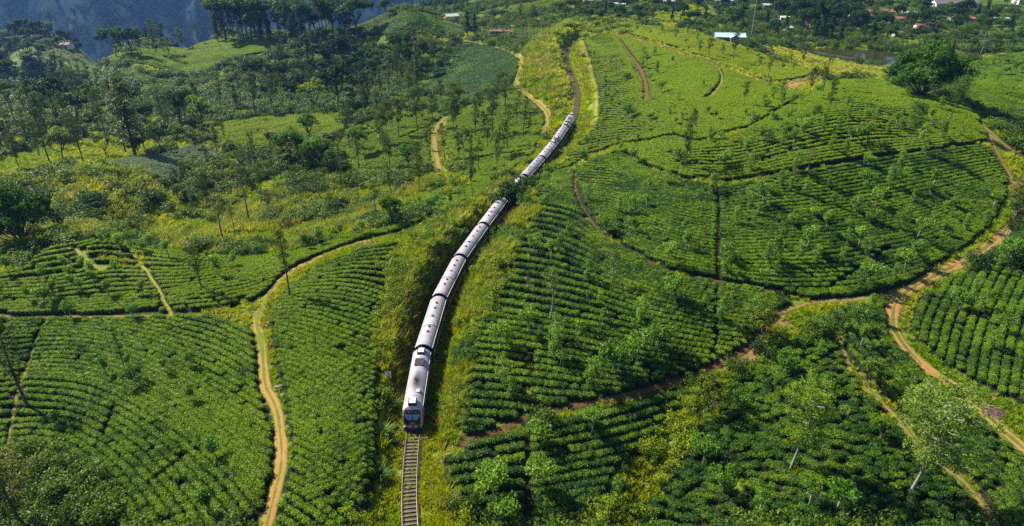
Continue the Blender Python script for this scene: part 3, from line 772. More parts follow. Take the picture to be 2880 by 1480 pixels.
# ------------------------------------------------------------------ pond
m, nt, out = new_mat('pond_water')
b = nd(nt, 'ShaderNodeBsdfPrincipled')
b.inputs['Base Color'].default_value = (.030, .030, .012, 1); b.inputs['Roughness'].default_value = .06; b.inputs['IOR'].default_value = 1.33
bp = nt.nodes.new('ShaderNodeBump'); bp.inputs['Strength'].default_value = .08; bp.inputs['Distance'].default_value = .1
nt.links.new(noise(nt, .8, wpos(nt), 3.0), bp.inputs['Height']); nt.links.new(bp.outputs[0], b.inputs['Normal'])
nt.links.new(b.outputs[0], out.inputs[0])
M_water = m
a = np.linspace(0, 2 * np.pi, 64, endpoint=False)
ca, sa = np.cos(a) * POND_A * 1.22, np.sin(a) * POND_B * 1.22
V = np.stack([_pc[0] + ca * _pax[0] - sa * _pax[1], _pc[1] + ca * _pax[1] + sa * _pax[0], np.full(64, POND_Z)], -1)
o = obj_np('pond', V, np.arange(64)[None], M_water)
tag(o, 'still brown pond reflecting blue sky beside the village', 'pond', None, 'structure')

# ------------------------------------------------------------------ railway track
M_rail = paint('worn_rail_steel', (.30, .24, .20), .35, .8, .2, 6)
M_sleeper = paint('weathered_sleeper', (.155, .118, .09), .9, 0, .45, 4, .2, (.07, .06, .04))
M_ballast = paint('stony_ballast', (.075, .068, .040), .95, 0, .5, 9, .1, (.10, .13, .02))
line = empty('railway_track'); tag(line, 'single railway line curving through the tea hills', 'railway', None, 'structure')
S_END = TRK_S[-1] - 6
ss = np.arange(2, S_END, .8)
x, y, tx, ty = trk(ss)
for sgn in (-1, 1):
    prof = [(-.045, .16), (.045, .16), (.045, .26), (-.045, .26)]
    V = []
    for py, pz in prof:
        off = sgn * (.838 + .035) + py
        V.append(np.stack([x - ty * off, y + tx * off, np.full_like(x, pz)], -1))
    V = np.stack(V, 1).reshape(-1, 3)
    n = len(ss)
    F = [[i * 4 + k, i * 4 + (k + 1) % 4, (i + 1) * 4 + (k + 1) % 4, (i + 1) * 4 + k] for i in range(n - 1) for k in range(4)]
    obj_np('rail', V, F, M_rail, line)
# ballast bed, low and partly overgrown
off = np.array([-1.15, -.85, .85, 1.15]); hz = np.array([-.24, .0, .0, -.24])
V = np.stack([x[:, None] - ty[:, None] * off, y[:, None] + tx[:, None] * off, np.tile(hz, (len(ss), 1))], -1).reshape(-1, 3)
F = [[i * 4 + k, (i + 1) * 4 + k, (i + 1) * 4 + k + 1, i * 4 + k + 1] for i in range(len(ss) - 1) for k in range(3)]
obj_np('ballast_bed', V, F, M_ballast, line)
FRONT_S = float(np.interp(71.6, TRK[:200, 1], TRK_S[:200]))
sl_me = MB().box((0, 0, .08), (.21, 1.55, .13)).mesh('sleeper', M_sleeper)
sl = np.arange(22, S_END, .63)
rest = MB()
for i, s in enumerate(sl):
    px, py, qx, qy = trk(s)
    ang = math.atan2(qy, qx) + random.uniform(-.025, .025)
    if s < FRONT_S + 1.5:
        o = link(bpy.data.objects.new('sleeper', sl_me), line)
        o.location = (px, py, random.uniform(-.012, .012)); o.rotation_euler = (0, 0, ang)
        o.scale = (random.uniform(.85, 1.1), random.uniform(.94, 1.05), 1)
    elif s > FRONT_S + 140:
        rest.box((px, py, .09), (.26, 1.95, .14), ang)
o = rest.build('far_sleepers', M_sleeper, line); o['kind'] = 'stuff'

# ------------------------------------------------------------------ leaves, bushes, tea
def leaf_quads(C, L, W, rng, up=.5, out_dir=None, droop=0.0):
    """one rhombic leaf per centre; L, W lengths; normals lean up by `up`"""
    n = len(C)
    nrm = rng.normal(size=(n, 3))
    if out_dir is not None: nrm = nrm * .8 + out_dir * 1.0
    nrm[:, 2] = nrm[:, 2] + up * 1.5
    nrm /= np.linalg.norm(nrm, axis=1)[:, None] + 1e-9
    t = rng.normal(size=(n, 3)); t[:, 2] -= droop
    t -= (t * nrm).sum(1)[:, None] * nrm
    t /= np.linalg.norm(t, axis=1)[:, None] + 1e-9
    w = np.cross(nrm, t)
    L = np.broadcast_to(np.asarray(L, float), (n,))[:, None] * rng.uniform(.7, 1.25, (n, 1)); W = np.broadcast_to(np.asarray(W, float), (n,))[:, None] * rng.uniform(.7, 1.25, (n, 1))
    V = np.stack([C - t * L / 2, C + w * W / 2 - t * L * .08, C + t * L / 2, C - w * W / 2 - t * L * .08], 1).reshape(-1, 3)
    F = np.arange(4 * n).reshape(n, 4)
    return V, F

PROTO = {}
def proto_collection(name, meshes):
    c = bpy.data.collections.new(name)
    for i, me in enumerate(meshes):
        c.objects.link(bpy.data.objects.new('%s_%02d' % (name, i), me))
    return c

def instancer(name, P, idx, rot, scl, coll, label, cat, flush_lit=None):
    n = len(P)
    me = bpy.data.meshes.new(name)
    me.vertices.add(n); me.vertices.foreach_set('co', np.asarray(P, np.float32).ravel())
    a = me.attributes.new('pick', 'INT', 'POINT'); a.data.foreach_set('value', np.asarray(idx, np.int32))
    a = me.attributes.new('turn', 'FLOAT_VECTOR', 'POINT'); a.data.foreach_set('vector', np.asarray(rot, np.float32).ravel())
    a = me.attributes.new('size', 'FLOAT_VECTOR', 'POINT'); a.data.foreach_set('vector', np.asarray(scl, np.float32).ravel())
    if flush_lit is not None:
        a = me.attributes.new('flush_lit', 'FLOAT', 'POINT'); a.data.foreach_set('value', np.asarray(flush_lit, np.float32))
    me.update()
    o = link(bpy.data.objects.new(name, me))
    ng = bpy.data.node_groups.new(name, 'GeometryNodeTree')
    ng.interface.new_socket('Geometry', in_out='INPUT', socket_type='NodeSocketGeometry')
    ng.interface.new_socket('Geometry', in_out='OUTPUT', socket_type='NodeSocketGeometry')
    N = ng.nodes; Lk = ng.links
    gi = N.new('NodeGroupInput'); go = N.new('NodeGroupOutput')
    ci = N.new('GeometryNodeCollectionInfo'); ci.inputs['Collection'].default_value = coll
    ci.inputs['Separate Children'].default_value = True; ci.inputs['Reset Children'].default_value = True
    ip = N.new('GeometryNodeInstanceOnPoints'); ip.inputs['Pick Instance'].default_value = True
    def na(nm, ty):
        q = N.new('GeometryNodeInputNamedAttribute'); q.data_type = ty; q.inputs['Name'].default_value = nm
        return q.outputs['Attribute']
    er = N.new('FunctionNodeEulerToRotation')
    Lk.new(na('turn', 'FLOAT_VECTOR'), er.inputs[0])
    Lk.new(gi.outputs[0], ip.inputs['Points']); Lk.new(ci.outputs[0], ip.inputs['Instance'])
    Lk.new(na('pick', 'INT'), ip.inputs['Instance Index'])
    Lk.new(er.outputs[0], ip.inputs['Rotation']); Lk.new(na('size', 'FLOAT_VECTOR'), ip.inputs['Scale'])
    Lk.new(ip.outputs[0], go.inputs[0])
    md = o.modifiers.new('scatter', 'NODES'); md.node_group = ng
    tag(o, label, cat, None, 'stuff')
    return o

def tea_material():
    m, nt, out = new_mat('tea_leaves')
    P = wpos(nt)
    oi = nt.nodes.new('ShaderNodeObjectInfo')
    lv = nt.nodes.new('ShaderNodeAttribute'); lv.attribute_name = 'lv'     # 1 = young leaf at the plucking table, 0 = old leaf
    big = noise(nt, .035, P, 2.0); mid = noise(nt, .30, P, 3.0)
    flush_lit = mth(nt, 'ADD', mth(nt, 'ADD', mth(nt, 'MULTIPLY', big, .9), mth(nt, 'MULTIPLY', noise(nt, .12, P, 2.0), .9)), mth(nt, 'MULTIPLY', mid, .7))
    flush_lit = mth(nt, 'ADD', flush_lit, mth(nt, 'MULTIPLY', oi.outputs['Random'], .35))
    fl = nt.nodes.new('ShaderNodeAttribute'); fl.attribute_type = 'INSTANCER'; fl.attribute_name = 'flush_lit'      # per field: days since plucking, plus sun and shade painted by slope
    flush_lit = mth(nt, 'ADD', flush_lit, fl.outputs['Fac'])
    flush_lit = ramp(nt, flush_lit, 1.14, 1.62)
    f = mth(nt, 'MULTIPLY', lv.outputs['Fac'], mth(nt, 'ADD', mth(nt, 'MULTIPLY', flush_lit, .88), .12))
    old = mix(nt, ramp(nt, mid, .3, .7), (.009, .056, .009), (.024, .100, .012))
    ripe_lit = ramp(nt, fl.outputs['Fac'], .2, 1.0)  # yellower young growth, with the sunlit look of upper fields painted in
    silver_sheen = mth(nt, 'SUBTRACT', mth(nt, 'MULTIPLY', fl.outputs['Fac'], -1.0), 1.0, True)               # silvery leaf gloss of one plot, painted in as grey green
    c = mix(nt, f, old, mix(nt, ripe_lit, (.235, .36, .001), (.36, .43, .001)))
    c = mix(nt, silver_sheen, c, (.17, .235, .16))
    b = nd(nt, 'ShaderNodeBsdfPrincipled')
    b.inputs['Roughness'].default_value = .45; b.inputs['Specular IOR Level'].default_value = .22
    nt.links.new(c, b.inputs['Base Color'])
    t = nt.nodes.new('ShaderNodeBsdfTranslucent')
    nt.links.new(mix(nt, 1.0, c, (1.2, 1.25, .5), 'MULTIPLY'), t.inputs[0])
    mx = nt.nodes.new('ShaderNodeMixShader'); mx.inputs[0].default_value = .34
    nt.links.new(b.outputs[0], mx.inputs[1]); nt.links.new(t.outputs[0], mx.inputs[2])
    nt.links.new(mx.outputs[0], out.inputs[0])
    return m

M_tea = tea_material()
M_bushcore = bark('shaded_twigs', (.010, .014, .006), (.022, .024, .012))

def tea_bush_mesh(seed, n_leaf):
    g_ = np.random.default_rng(seed)
    H = 1.0; A = .78; B = .78
    # outline: squat dome with a nearly flat plucked top, uneven in plan
    ph = g_.uniform(0, 6.28, 3); am = g_.uniform(.04, .13, 3)
    def rad(q): return 1 + am[0] * np.sin(2 * q + ph[0]) + am[1] * np.sin(3 * q + ph[1]) + am[2] * np.sin(5 * q + ph[2])
    k = int(n_leaf * .62)
    q = g_.uniform(0, 2 * np.pi, n_leaf)
    s = np.empty(n_leaf); s[:k] = np.sqrt(g_.uniform(0, 1, k)) * .93; s[k:] = g_.uniform(.9, 1.03, n_leaf - k)
    top = H * (1 - .18 * s ** 4) + g_.normal(0, .03, n_leaf) + .05 * np.sin(q * 3 + ph[1]) * s
    z = top.copy(); z[k:] = top[k:] * g_.uniform(.12, 1, n_leaf - k) ** .7
    shrink = np.where(z < top * .6, .86 + .14 * z / (top * .6), 1.0)
    C = np.stack([A * s * rad(q) * shrink * np.cos(q), B * s * rad(q) * shrink * np.sin(q), z], -1)
    od = np.stack([np.cos(q) * s ** 2, np.sin(q) * s ** 2, 1.1 - s ** 2], -1)
    V, F = leaf_quads(C, .23, .12, g_, up=.35, out_dir=od * .9)
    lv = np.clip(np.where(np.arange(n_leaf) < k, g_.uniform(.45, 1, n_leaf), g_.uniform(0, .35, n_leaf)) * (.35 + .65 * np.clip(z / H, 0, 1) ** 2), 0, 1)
    # twiggy core
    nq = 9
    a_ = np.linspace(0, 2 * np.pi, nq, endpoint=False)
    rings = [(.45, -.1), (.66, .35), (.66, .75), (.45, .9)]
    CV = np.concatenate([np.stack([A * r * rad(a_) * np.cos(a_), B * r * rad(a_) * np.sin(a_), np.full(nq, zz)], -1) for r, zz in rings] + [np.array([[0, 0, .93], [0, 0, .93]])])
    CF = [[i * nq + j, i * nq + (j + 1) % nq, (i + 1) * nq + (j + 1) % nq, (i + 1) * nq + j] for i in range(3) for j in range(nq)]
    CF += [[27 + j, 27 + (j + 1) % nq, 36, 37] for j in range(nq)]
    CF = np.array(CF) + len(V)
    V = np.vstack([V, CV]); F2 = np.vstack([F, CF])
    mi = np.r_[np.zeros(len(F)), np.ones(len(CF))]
    return mesh_np('tea_bush', V, F2, [M_tea, M_bushcore], mi=mi, face_attr={'lv': np.r_[lv, np.zeros(len(CF))]})

tea_meshes = [tea_bush_mesh(100 + i, 290) for i in range(7)]
tea_coll = proto_collection('tea_bush_kinds', tea_meshes)

GAPS = []
for gl, hw in (([(2022,525),(2016,640),(2014,780),(2012,900),(2004,1000)], .12), ([(1481,1180),(1479,1500)], .2), ([(1495,1000),(1489,1165)], -.1), ([(2498,701),(2441,747),(2343,803),(2325,840)], .15),
               ([(330,1150),(300,1215),(275,1260)], .1), ([(560,1270),(470,1330),(420,1370)], .1), ([(2256,272),(2218,291),(2180,313),(2147,336),(2105,363),(2060,381),(1958,404),(1897,386),(1829,399),(1753,409),(1681,432),(1600,472)], .1),
               ([(1700,438),(1766,437),(1833,480),(1934,508),(2024,517),(2124,508),(2270,481),(2460,447),(2705,413),(2773,406)], .2), ([(1300,455),(1400,440),(1490,425)], .7), ([(1130,390),(1180,370),(1230,345)], .6), ([(1790,190),(1840,200),(1920,185)], .5),
               ([(960,330),(1040,365),(1075,400)], .7)):
    gp = catmull(gl, 12); gw = drop(gp[:, 0], gp[:, 1])[:, :2]
    GAPS.append((resample(gw, 260), hw))
KEYS = list(TEA)
FLUSH_LIT = {'F6': .95, 'F4': .48, 'F5': .38, 'G1': .5, 'G3': .7, 'C': .34, 'H2': .7, 'D': .5, 'E1': .36, 'E2': .3, 'F1': -.06, 'F2': -.04, 'F3': -.06, 'E3': -.3, 'H1': -.12, 'F12': -.2, 'F14': -.06, 'F15': -.08, 'F10': -.3, 'F9': .06, 'A': .10, 'B': .14, 'F7': .1, 'G4': -2.0}  # young growth plus painted sun and shade; lowest value paints silvery gloss
FLV = np.array([FLUSH_LIT.get(k, 0.0) for k in KEYS])
TP = []
for key, (poly, guides, rowsp, plantsp, dis) in TEA.items():
    G = []
    for gd in guides:
        P = catmull(gd, 16)
        W = drop(P[:, 0], P[:, 1])[:, :2]
        G.append(resample(W, 90))
    rows = []
    for a_, b_ in zip(G[:-1], G[1:]):
        d = np.median(np.linalg.norm(b_ - a_, axis=1))
        n = max(1, int(round(d / rowsp)))
        for k in range(n):
            rows.append(a_ + (b_ - a_) * (k / n))
    rows.append(G[-1])
    pts = []
    for rw in rows:
        L = np.linalg.norm(np.diff(rw, axis=0), axis=1).sum()
        n = int(L / plantsp)
        if n < 2: continue
        q = resample(rw, n)
        t = np.gradient(q, axis=0)
        ang = np.arctan2(t[:, 1], t[:, 0])
        q = q + rng.normal(0, dis * (.4 if dis < .3 else .55), q.shape)
        pts.append(np.column_stack([q, ang]))
    pts = np.vstack(pts)
    z = ground_z(pts[:, 0], pts[:, 1])
    u, v, dep = project(np.column_stack([pts[:, :2], z]))
    ok = in_poly(u, v, poly) & (dep < 900)
    # a missing plant here and there
    ok &= rng.uniform(size=len(ok)) > .035 + .25 * (vnoise(pts[:, 0] / 5, pts[:, 1] / 5, 77) > .86)
    pts = pts[ok]; z = z[ok]; u = u[ok]; v = v[ok]; dep = dep[ok]
    for W, hw in PATHS + GAPS:                       # keep the paths and the gaps between blocks clear
        seg = W[:: max(1, len(W) // 260)]
        near = np.zeros(len(pts), bool)
        if not len(pts) or (seg[:, 0].min() > pts[:, 0].max() + 5 or seg[:, 0].max() < pts[:, 0].min() - 5 or seg[:, 1].min() > pts[:, 1].max() + 5 or seg[:, 1].max() < pts[:, 1].min() - 5): continue
        for i0 in range(0, len(pts), 4000):
            dd = np.min(np.hypot(pts[i0:i0 + 4000, 0, None] - seg[:, 0], pts[i0:i0 + 4000, 1, None] - seg[:, 1]), axis=1)
            near[i0:i0 + 4000] = dd < hw + .38
        pts, z, u, v, dep = pts[~near], z[~near], u[~near], v[~near], dep[~near]
    far = np.clip(dep / 220, 1, 1.5)
    sx = np.maximum(plantsp, .95) / 1.08 * rng.uniform(.9, 1.2, len(pts)); sy = rowsp / 1.71 * rng.uniform(.88, 1.06, len(pts))
    sz = rng.uniform(.84, 1.0, len(pts)) * (1 + .25 * (vnoise(pts[:, 0] / 7, pts[:, 1] / 7, 5) - .5))
    if dis > .3: sx *= 1.15; sy *= 1.12
    flip = np.where(rng.uniform(size=len(pts)) < .5, 0, math.pi)
    TP.append(np.column_stack([pts[:, :2], z - .06, pts[:, 2] + flip + rng.normal(0, .12, len(pts)), sx, sy, sz, dep, u, v, [list(TEA).index(key)] * len(pts)]))
TP = np.vstack(TP)
# where tea stands the ground is bare soil; elsewhere it is grass or scrub
CELL = .68
_cx = np.floor(TP[:, 0] / CELL).astype(np.int64); _cy = np.floor(TP[:, 1] / CELL).astype(np.int64)
_occ = np.unique(np.concatenate([((_cx + i) + 5000) * 20000 + (_cy + j) for i in (-1, 0, 1) for j in (-1, 0, 1)]))
def tea_here(x, y):
    k = (np.floor(x / CELL).astype(np.int64) + 5000) * 20000 + np.floor(y / CELL).astype(np.int64)
    i = np.clip(np.searchsorted(_occ, k), 0, len(_occ) - 1)
    return _occ[i] == k
_gv = np.empty(len(GROUND.data.vertices) * 3, np.float32); GROUND.data.vertices.foreach_get('co', _gv); _gv = _gv.reshape(-1, 3).astype(float)
for nm, w in zip(('soil', 'grass', 'dry', 'dirt'), region_weights(_gv[:, 0], _gv[:, 1], _gv[:, 2], tea_here)):
    at = GROUND.data.attributes.new(nm, 'FLOAT', 'POINT'); at.data.foreach_set('value', w.astype(np.float32))
vis = (TP[:, 8] > -20) & (TP[:, 8] < 2900) & (TP[:, 9] < 1500)
# the 300 bushes that show largest are things of their own; the rest of the plantation is one mass
inview = (TP[:, 8] > 10) & (TP[:, 8] < 2870) & (TP[:, 9] < 1474)
order = np.argsort(np.where(inview, TP[:, 7], 1e9))
single = order[:300]
mask = np.ones(len(TP), bool); mask[single] = False
rest = TP[mask]
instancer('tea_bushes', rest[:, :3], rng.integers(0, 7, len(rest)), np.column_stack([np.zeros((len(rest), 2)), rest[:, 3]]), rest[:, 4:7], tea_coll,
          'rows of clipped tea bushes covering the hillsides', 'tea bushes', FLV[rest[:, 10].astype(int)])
SINGLE = TP[single]
print('tea bushes', len(TP))
# ------------------------------------------------------------------ the largest tea bushes, one by one
PLACE = {'A': 'lower left tea field', 'B': 'tea between wheel track and railway',
         'F12': 'tangled tea at bottom right', 'F11': 'bottom right corner tea strip', 'F14': 'narrow tea block beside the bare track',
         'F15': 'tea block below the brown path', 'F1': 'tea right of the locomotive', 'F9': 'right edge tea block'}
for row in SINGLE:
    key = KEYS[int(row[10])]
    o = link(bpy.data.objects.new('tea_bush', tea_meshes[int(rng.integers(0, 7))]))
    o.location = row[:3]; o.rotation_euler = (0, 0, row[3]); o.scale = row[4:7]; o['flush_lit'] = float(FLV[int(row[10])])
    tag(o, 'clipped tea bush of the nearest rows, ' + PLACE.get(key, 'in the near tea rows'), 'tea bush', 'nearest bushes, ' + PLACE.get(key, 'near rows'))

# ------------------------------------------------------------------ foliage materials
M_gum = foliage('gum_leaves', (0.034, 0.080, 0.014), (0.135, 0.195, 0.028), .36, .6, .12)
M_broad = foliage('broad_leaves', (0.014, 0.055, 0.007), (0.080, 0.160, 0.010), .34, .55, .14, tcol=(1.2, 1.3, .5))
M_shade = foliage('shade_tree_leaves', (0.045, 0.130, 0.012), (0.170, 0.285, 0.024), .42, .45, .22)
M_olive = foliage('olive_leaves', (0.060, 0.090, 0.018), (0.150, 0.195, 0.030), .35, .5, .35)
M_bamboo = foliage('bamboo_leaves', (0.065, 0.130, 0.026), (0.156, 0.247, 0.039), .4, .5, .3)
M_grass = foliage('grass_blades', (0.20, 0.29, 0.006), (0.46, 0.49, 0.015), .5, .6, .1, c3=(0.18, 0.32, 0.008), wscale=.05, tcol=(1.1, 1.05, .5))
M_straw = foliage('dry_grass_blades', (0.27, 0.25, 0.045), (0.45, 0.38, 0.10), .4, .6, .2, c3=(0.165, 0.209, 0.033), wscale=.06)
M_scrub = foliage('scrub_leaves', (0.024, 0.070, 0.008), (0.125, 0.200, 0.014), .36, .5, .2, c3=(0.020, 0.055, 0.009), wscale=.06)
M_weed = foliage('bank_bush_leaves', (0.08, 0.16, 0.007), (0.29, 0.36, 0.012), .42, .5, .2, c3=(0.055, 0.14, 0.014), wscale=.08)
M_bark = bark('brown_bark', (.050, .040, .030), (.12, .10, .078))
M_palebark = bark('pale_bark', (.13, .115, .095), (.30, .28, .25))

def leafy(name, C, L, W, seed, mat, up=.4, od=None, droop=0., lv=None):
    g_ = np.random.default_rng(seed)
    V, F = leaf_quads(C, L, W, g_, up, od, droop)
    return mesh_np(name, V, F, [mat], face_attr={'lv': g_.uniform(0, 1, len(C)) if lv is None else lv})

def clumps(g_, centers, radii, per, flat=.75):
    C = []; O = []
    for c, r in zip(centers, radii):
        n = max(6, int(per * (r ** 1.6)))
        d = g_.normal(size=(n, 3)); d /= np.linalg.norm(d, axis=1)[:, None]
        rr = r * g_.uniform(.35, 1.0, n) ** .5
        p = d * rr[:, None]; p[:, 2] *= flat
        C.append(p + c); O.append(d)
    return np.vstack(C), np.vstack(O)

TREES = {}
def tree_kind(key, crown_me, trunk_me, height): TREES.setdefault(key, []).append((crown_me, trunk_me, height))

def limb(mb, a, b, r0, r1, g_, bend=.1, n=5):
    a = np.array(a, float); b = np.array(b, float)
    L = np.linalg.norm(b - a)
    k = g_.normal(0, bend * L, 3) * np.array([1, 1, .4])
    pts = [a + (b - a) * t + k * math.sin(math.pi * t) for t in np.linspace(0, 1, n)]
    mb.tube(pts, list(np.linspace(r0, r1, n)), 6)
    return pts

def gum(seed, H=16., spread=2.6, start=.38, per=70, nb=20, mat=None, barkm=None, leaf=(.42, .17), thin=1.0, key='gum'):
    g_ = np.random.default_rng(seed); mb = MB()
    lean = g_.normal(0, .035 * H, 2)
    top = np.array([lean[0], lean[1], H * .93])
    tr = limb(mb, (0, 0, -.4), top, .024 * H ** .8 * 1.1, .03, g_, .02, 8)
    cs = []; rs = []
    for i in range(nb):
        t = start + (1 - start) * (i + g_.uniform(0, 1)) / nb
        p = np.array([np.interp(t * 7, range(8), [q[k] for q in tr]) for k in range(3)])
        env = math.sin(math.pi * min(1, max(.06, (1 - t) / (1 - start) * .82 + .12))) ** .75
        an = i * 2.399 + g_.uniform(-.5, .5)
        ln = spread * env * g_.uniform(.55, 1.15)
        e = p + np.array([math.cos(an) * ln, math.sin(an) * ln, ln * g_.uniform(.15, .7)])
        limb(mb, p, e, .05 + .02 * ln, .02, g_, .07, 4)
        for f in (1.0, .62, .35):
            if g_.uniform() < .3: continue
            cs.append(p + (e - p) * f + g_.normal(0, .22, 3)); rs.append(g_.uniform(.5, .95) * (spread / 2.6) ** .5)
    cs.append(top + np.array([0, 0, .2])); rs.append(.7)
    C, O = clumps(g_, cs, rs, per * thin, .8)
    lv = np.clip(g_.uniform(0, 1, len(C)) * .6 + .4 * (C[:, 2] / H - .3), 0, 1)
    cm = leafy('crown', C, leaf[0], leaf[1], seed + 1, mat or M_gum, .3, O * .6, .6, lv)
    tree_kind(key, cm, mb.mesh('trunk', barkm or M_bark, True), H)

def broad(seed, H=11., rx=4.2, flat=.72, base=.32, nl=9, per=75, mat=None, leaf=(.5, .26), key='broad', rough=.5):
    g_ = np.random.default_rng(seed); mb = MB()
    cz = H * (base + (1 - base) * .5); rz = H * (1 - base) * .5
    fork = np.array([g_.normal(0, .2), g_.normal(0, .2), H * base])
    limb(mb, (0, 0, -.4), fork, .03 * H ** .9, .02 * H, g_, .04, 4)
    cs = []; rs = []
    for i in range(nl):
        an = i * 2.399 + g_.uniform(-.4, .4); el = g_.uniform(-.55 if nl > 20 else -.25, 1.25)
        d = np.array([math.cos(an) * math.cos(el), math.sin(an) * math.cos(el), math.sin(el)])
        lob = np.array([0, 0, cz]) + d * np.array([rx, rx, rz]) * (g_.uniform(.5, .8) if nl < 20 else g_.uniform(.55, .95))
        limb(mb, fork, lob, .012 * H, .03, g_, .12, 5)
        lr = rx * (g_.uniform(.36, .55) if nl < 20 else g_.uniform(.24, .42))
        for k in range(9):
            dd = g_.normal(size=3); dd[2] = abs(dd[2]) * .9 - .15; dd /= np.linalg.norm(dd)
            cs.append(lob + dd * lr * np.array([1, 1, flat]) * g_.uniform(.55, 1)); rs.append(lr * g_.uniform(.3, rough))
    C, O = clumps(g_, cs, rs, per, .8)
    O2 = C - np.array([0, 0, cz]); O2 /= np.linalg.norm(O2, axis=1)[:, None]
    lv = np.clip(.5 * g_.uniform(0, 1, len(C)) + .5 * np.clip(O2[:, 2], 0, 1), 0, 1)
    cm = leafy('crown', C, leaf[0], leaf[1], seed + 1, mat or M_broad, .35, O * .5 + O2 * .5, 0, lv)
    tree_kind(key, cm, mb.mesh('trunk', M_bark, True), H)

def shade(seed, H=4.2, key='shade', ns=6, sp=1.0, per=150):
    """pollarded shade tree: bare stem, a few stubs, a rosette of big pale leaves on each"""
    g_ = np.random.default_rng(seed); mb = MB()
    f = np.array([g_.normal(0, .12), g_.normal(0, .12), H * .5])
    limb(mb, (0, 0, -.3), f, .11, .07, g_, .06, 4)
    cs = []; rs = []
    for i in range(ns):
        an = i * 2.399 + g_.uniform(-.5, .5); ln = g_.uniform(.35, 1.0) * sp
        e = f + np.array([math.cos(an) * ln, math.sin(an) * ln, H * g_.uniform(.12, .42)])
        limb(mb, f, e, .06, .025, g_, .1, 4)
        cs.append(e + np.array([0, 0, .15])); rs.append(g_.uniform(.5, .9))
        if g_.uniform() < .5: cs.append((e + f) / 2 + g_.normal(0, .15, 3)); rs.append(.38)
    C, O = clumps(g_, cs, rs, per, .85)
    cm = leafy('crown', C, .31, .18, seed + 1, M_shade, .35, O * .6, .3)
    tree_kind(key, cm, mb.mesh('trunk', M_palebark, True), H)

def spire(seed, H=17., rx=3.4, key='spire', mat=None):
    """dense dark tree in stacked, leaning tiers"""
    g_ = np.random.default_rng(seed); mb = MB()
    limb(mb, (0, 0, -.4), (0, 0, H * .95), .32, .04, g_, .015, 7)
    cs = []; rs = []
    for i in range(46):
        t = .2 + .8 * i / 46
        an = i * 2.399
        w = rx * (1.05 - t) ** .6 * (0.75 + .35 * math.sin(t * 11 + seed)) * g_.uniform(.45, 1)
        c = np.array([math.cos(an) * w, math.sin(an) * w, H * t + g_.normal(0, .4)])
        limb(mb, (0, 0, H * t * .96), c, .06, .02, g_, .05, 3)
        cs.append(c); rs.append(g_.uniform(.75, 1.35) * (1.15 - .4 * t))
    C, O = clumps(g_, cs, rs, 75, .7)
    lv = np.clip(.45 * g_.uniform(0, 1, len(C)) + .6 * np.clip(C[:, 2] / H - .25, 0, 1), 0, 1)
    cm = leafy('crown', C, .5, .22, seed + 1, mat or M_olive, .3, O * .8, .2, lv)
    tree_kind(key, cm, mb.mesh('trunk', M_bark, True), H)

def umbrella(seed, H=12., rx=5.5, key='umbrella'):
    g_ = np.random.default_rng(seed); mb = MB()
    f = np.array([0, 0, H * .5]); limb(mb, (0, 0, -.4), f, .3, .2, g_, .03, 4)
    cs = []; rs = []
    for i in range(30):
        an = i * 2.399; w = rx * math.sqrt((i + .5) / 30)
        e = np.array([math.cos(an) * w, math.sin(an) * w, H * (.93 - .16 * (w / rx) ** 2) + g_.normal(0, .3)])
        limb(mb, f, e, .08, .02, g_, .08, 4)
        cs.append(e); rs.append(g_.uniform(.9, 1.3))
    C, O = clumps(g_, cs, rs, 75, .35)
    cm = leafy('crown', C, .45, .2, seed + 1, M_olive, .9, O * .3)
    tree_kind(key, cm, mb.mesh('trunk', M_bark, True), H)

def bare(seed, H=10., key='bare'):
    g_ = np.random.default_rng(seed); mb = MB()
    tr = limb(mb, (0, 0, -.4), (.3, 0, H * .8), .18, .05, g_, .03, 6)
    cs = []; rs = []
    for i in range(14):
        t = .35 + .6 * i / 14; p = tr[0] + (tr[-1] - tr[0]) * t
        an = i * 2.399; ln = g_.uniform(1.2, 2.6)
        e = p + np.array([math.cos(an) * ln, math.sin(an) * ln, ln * .8])
        limb(mb, p, e, .06, .02, g_, .1, 5)
        for k in range(3):
            e2 = e + g_.normal(0, .7, 3) + np.array([0, 0, .5]); limb(mb, e, e2, .025, .01, g_, .1, 3)
            cs.append(e2); rs.append(.45)
    C, O = clumps(g_, cs, rs, 55, .8)
    cm = leafy('crown', C, .3, .12, seed + 1, M_gum, .3, O * .6)
    tree_kind(key, cm, mb.mesh('trunk', M_palebark, True), H)

for i in range(4): gum(200 + i, 16, 2.5 + .35 * i, .36 + .04 * i, 75)
for i in range(3): gum(230 + i, 18, 1.7, .42, 70, 22, key='slimgum')
for i in range(2): gum(240 + i, 15, 3.9, .34, 190, 28, None, M_palebark, (.34, .14), .75, key='biggum')
for i in range(3): gum(250 + i, 12, 1.5, .62, 60, 12, None, M_palebark, (.34, .14), .8, key='tallgum')
for i in range(4): broad(300 + i, 10.5, 3.9 + .3 * i)
for i in range(2): broad(320 + i, 14, 8.8, .72, .03, 26, 66, None, (.6, .34), 'bigbroad', .5)
for i in range(3): broad(330 + i, 6.5, 2.5, .75, .22, 7, 95, M_weed, (.36, .2), 'bushtree')
for i in range(5): shade(340 + i)
for i in range(3): shade(350 + i, 4.6, 'tallshade', 5, .5, 150)
for i in range(3): shade(360 + i, 3.4, 'bigshade', 8, 1.25, 170)
for i in range(4): gum(390 + i, 5.5, 1.0 + .15 * i, .28, 120, 12, M_shade, M_palebark, (.30, .16), 1.0, key='sapling')
for i in range(2): spire(370 + i)
for i in range(2): spire(375 + i, 15, 2.6, 'darkspire', M_broad)
for i in range(2): umbrella(380 + i)
for i in range(2): bare(385 + i)

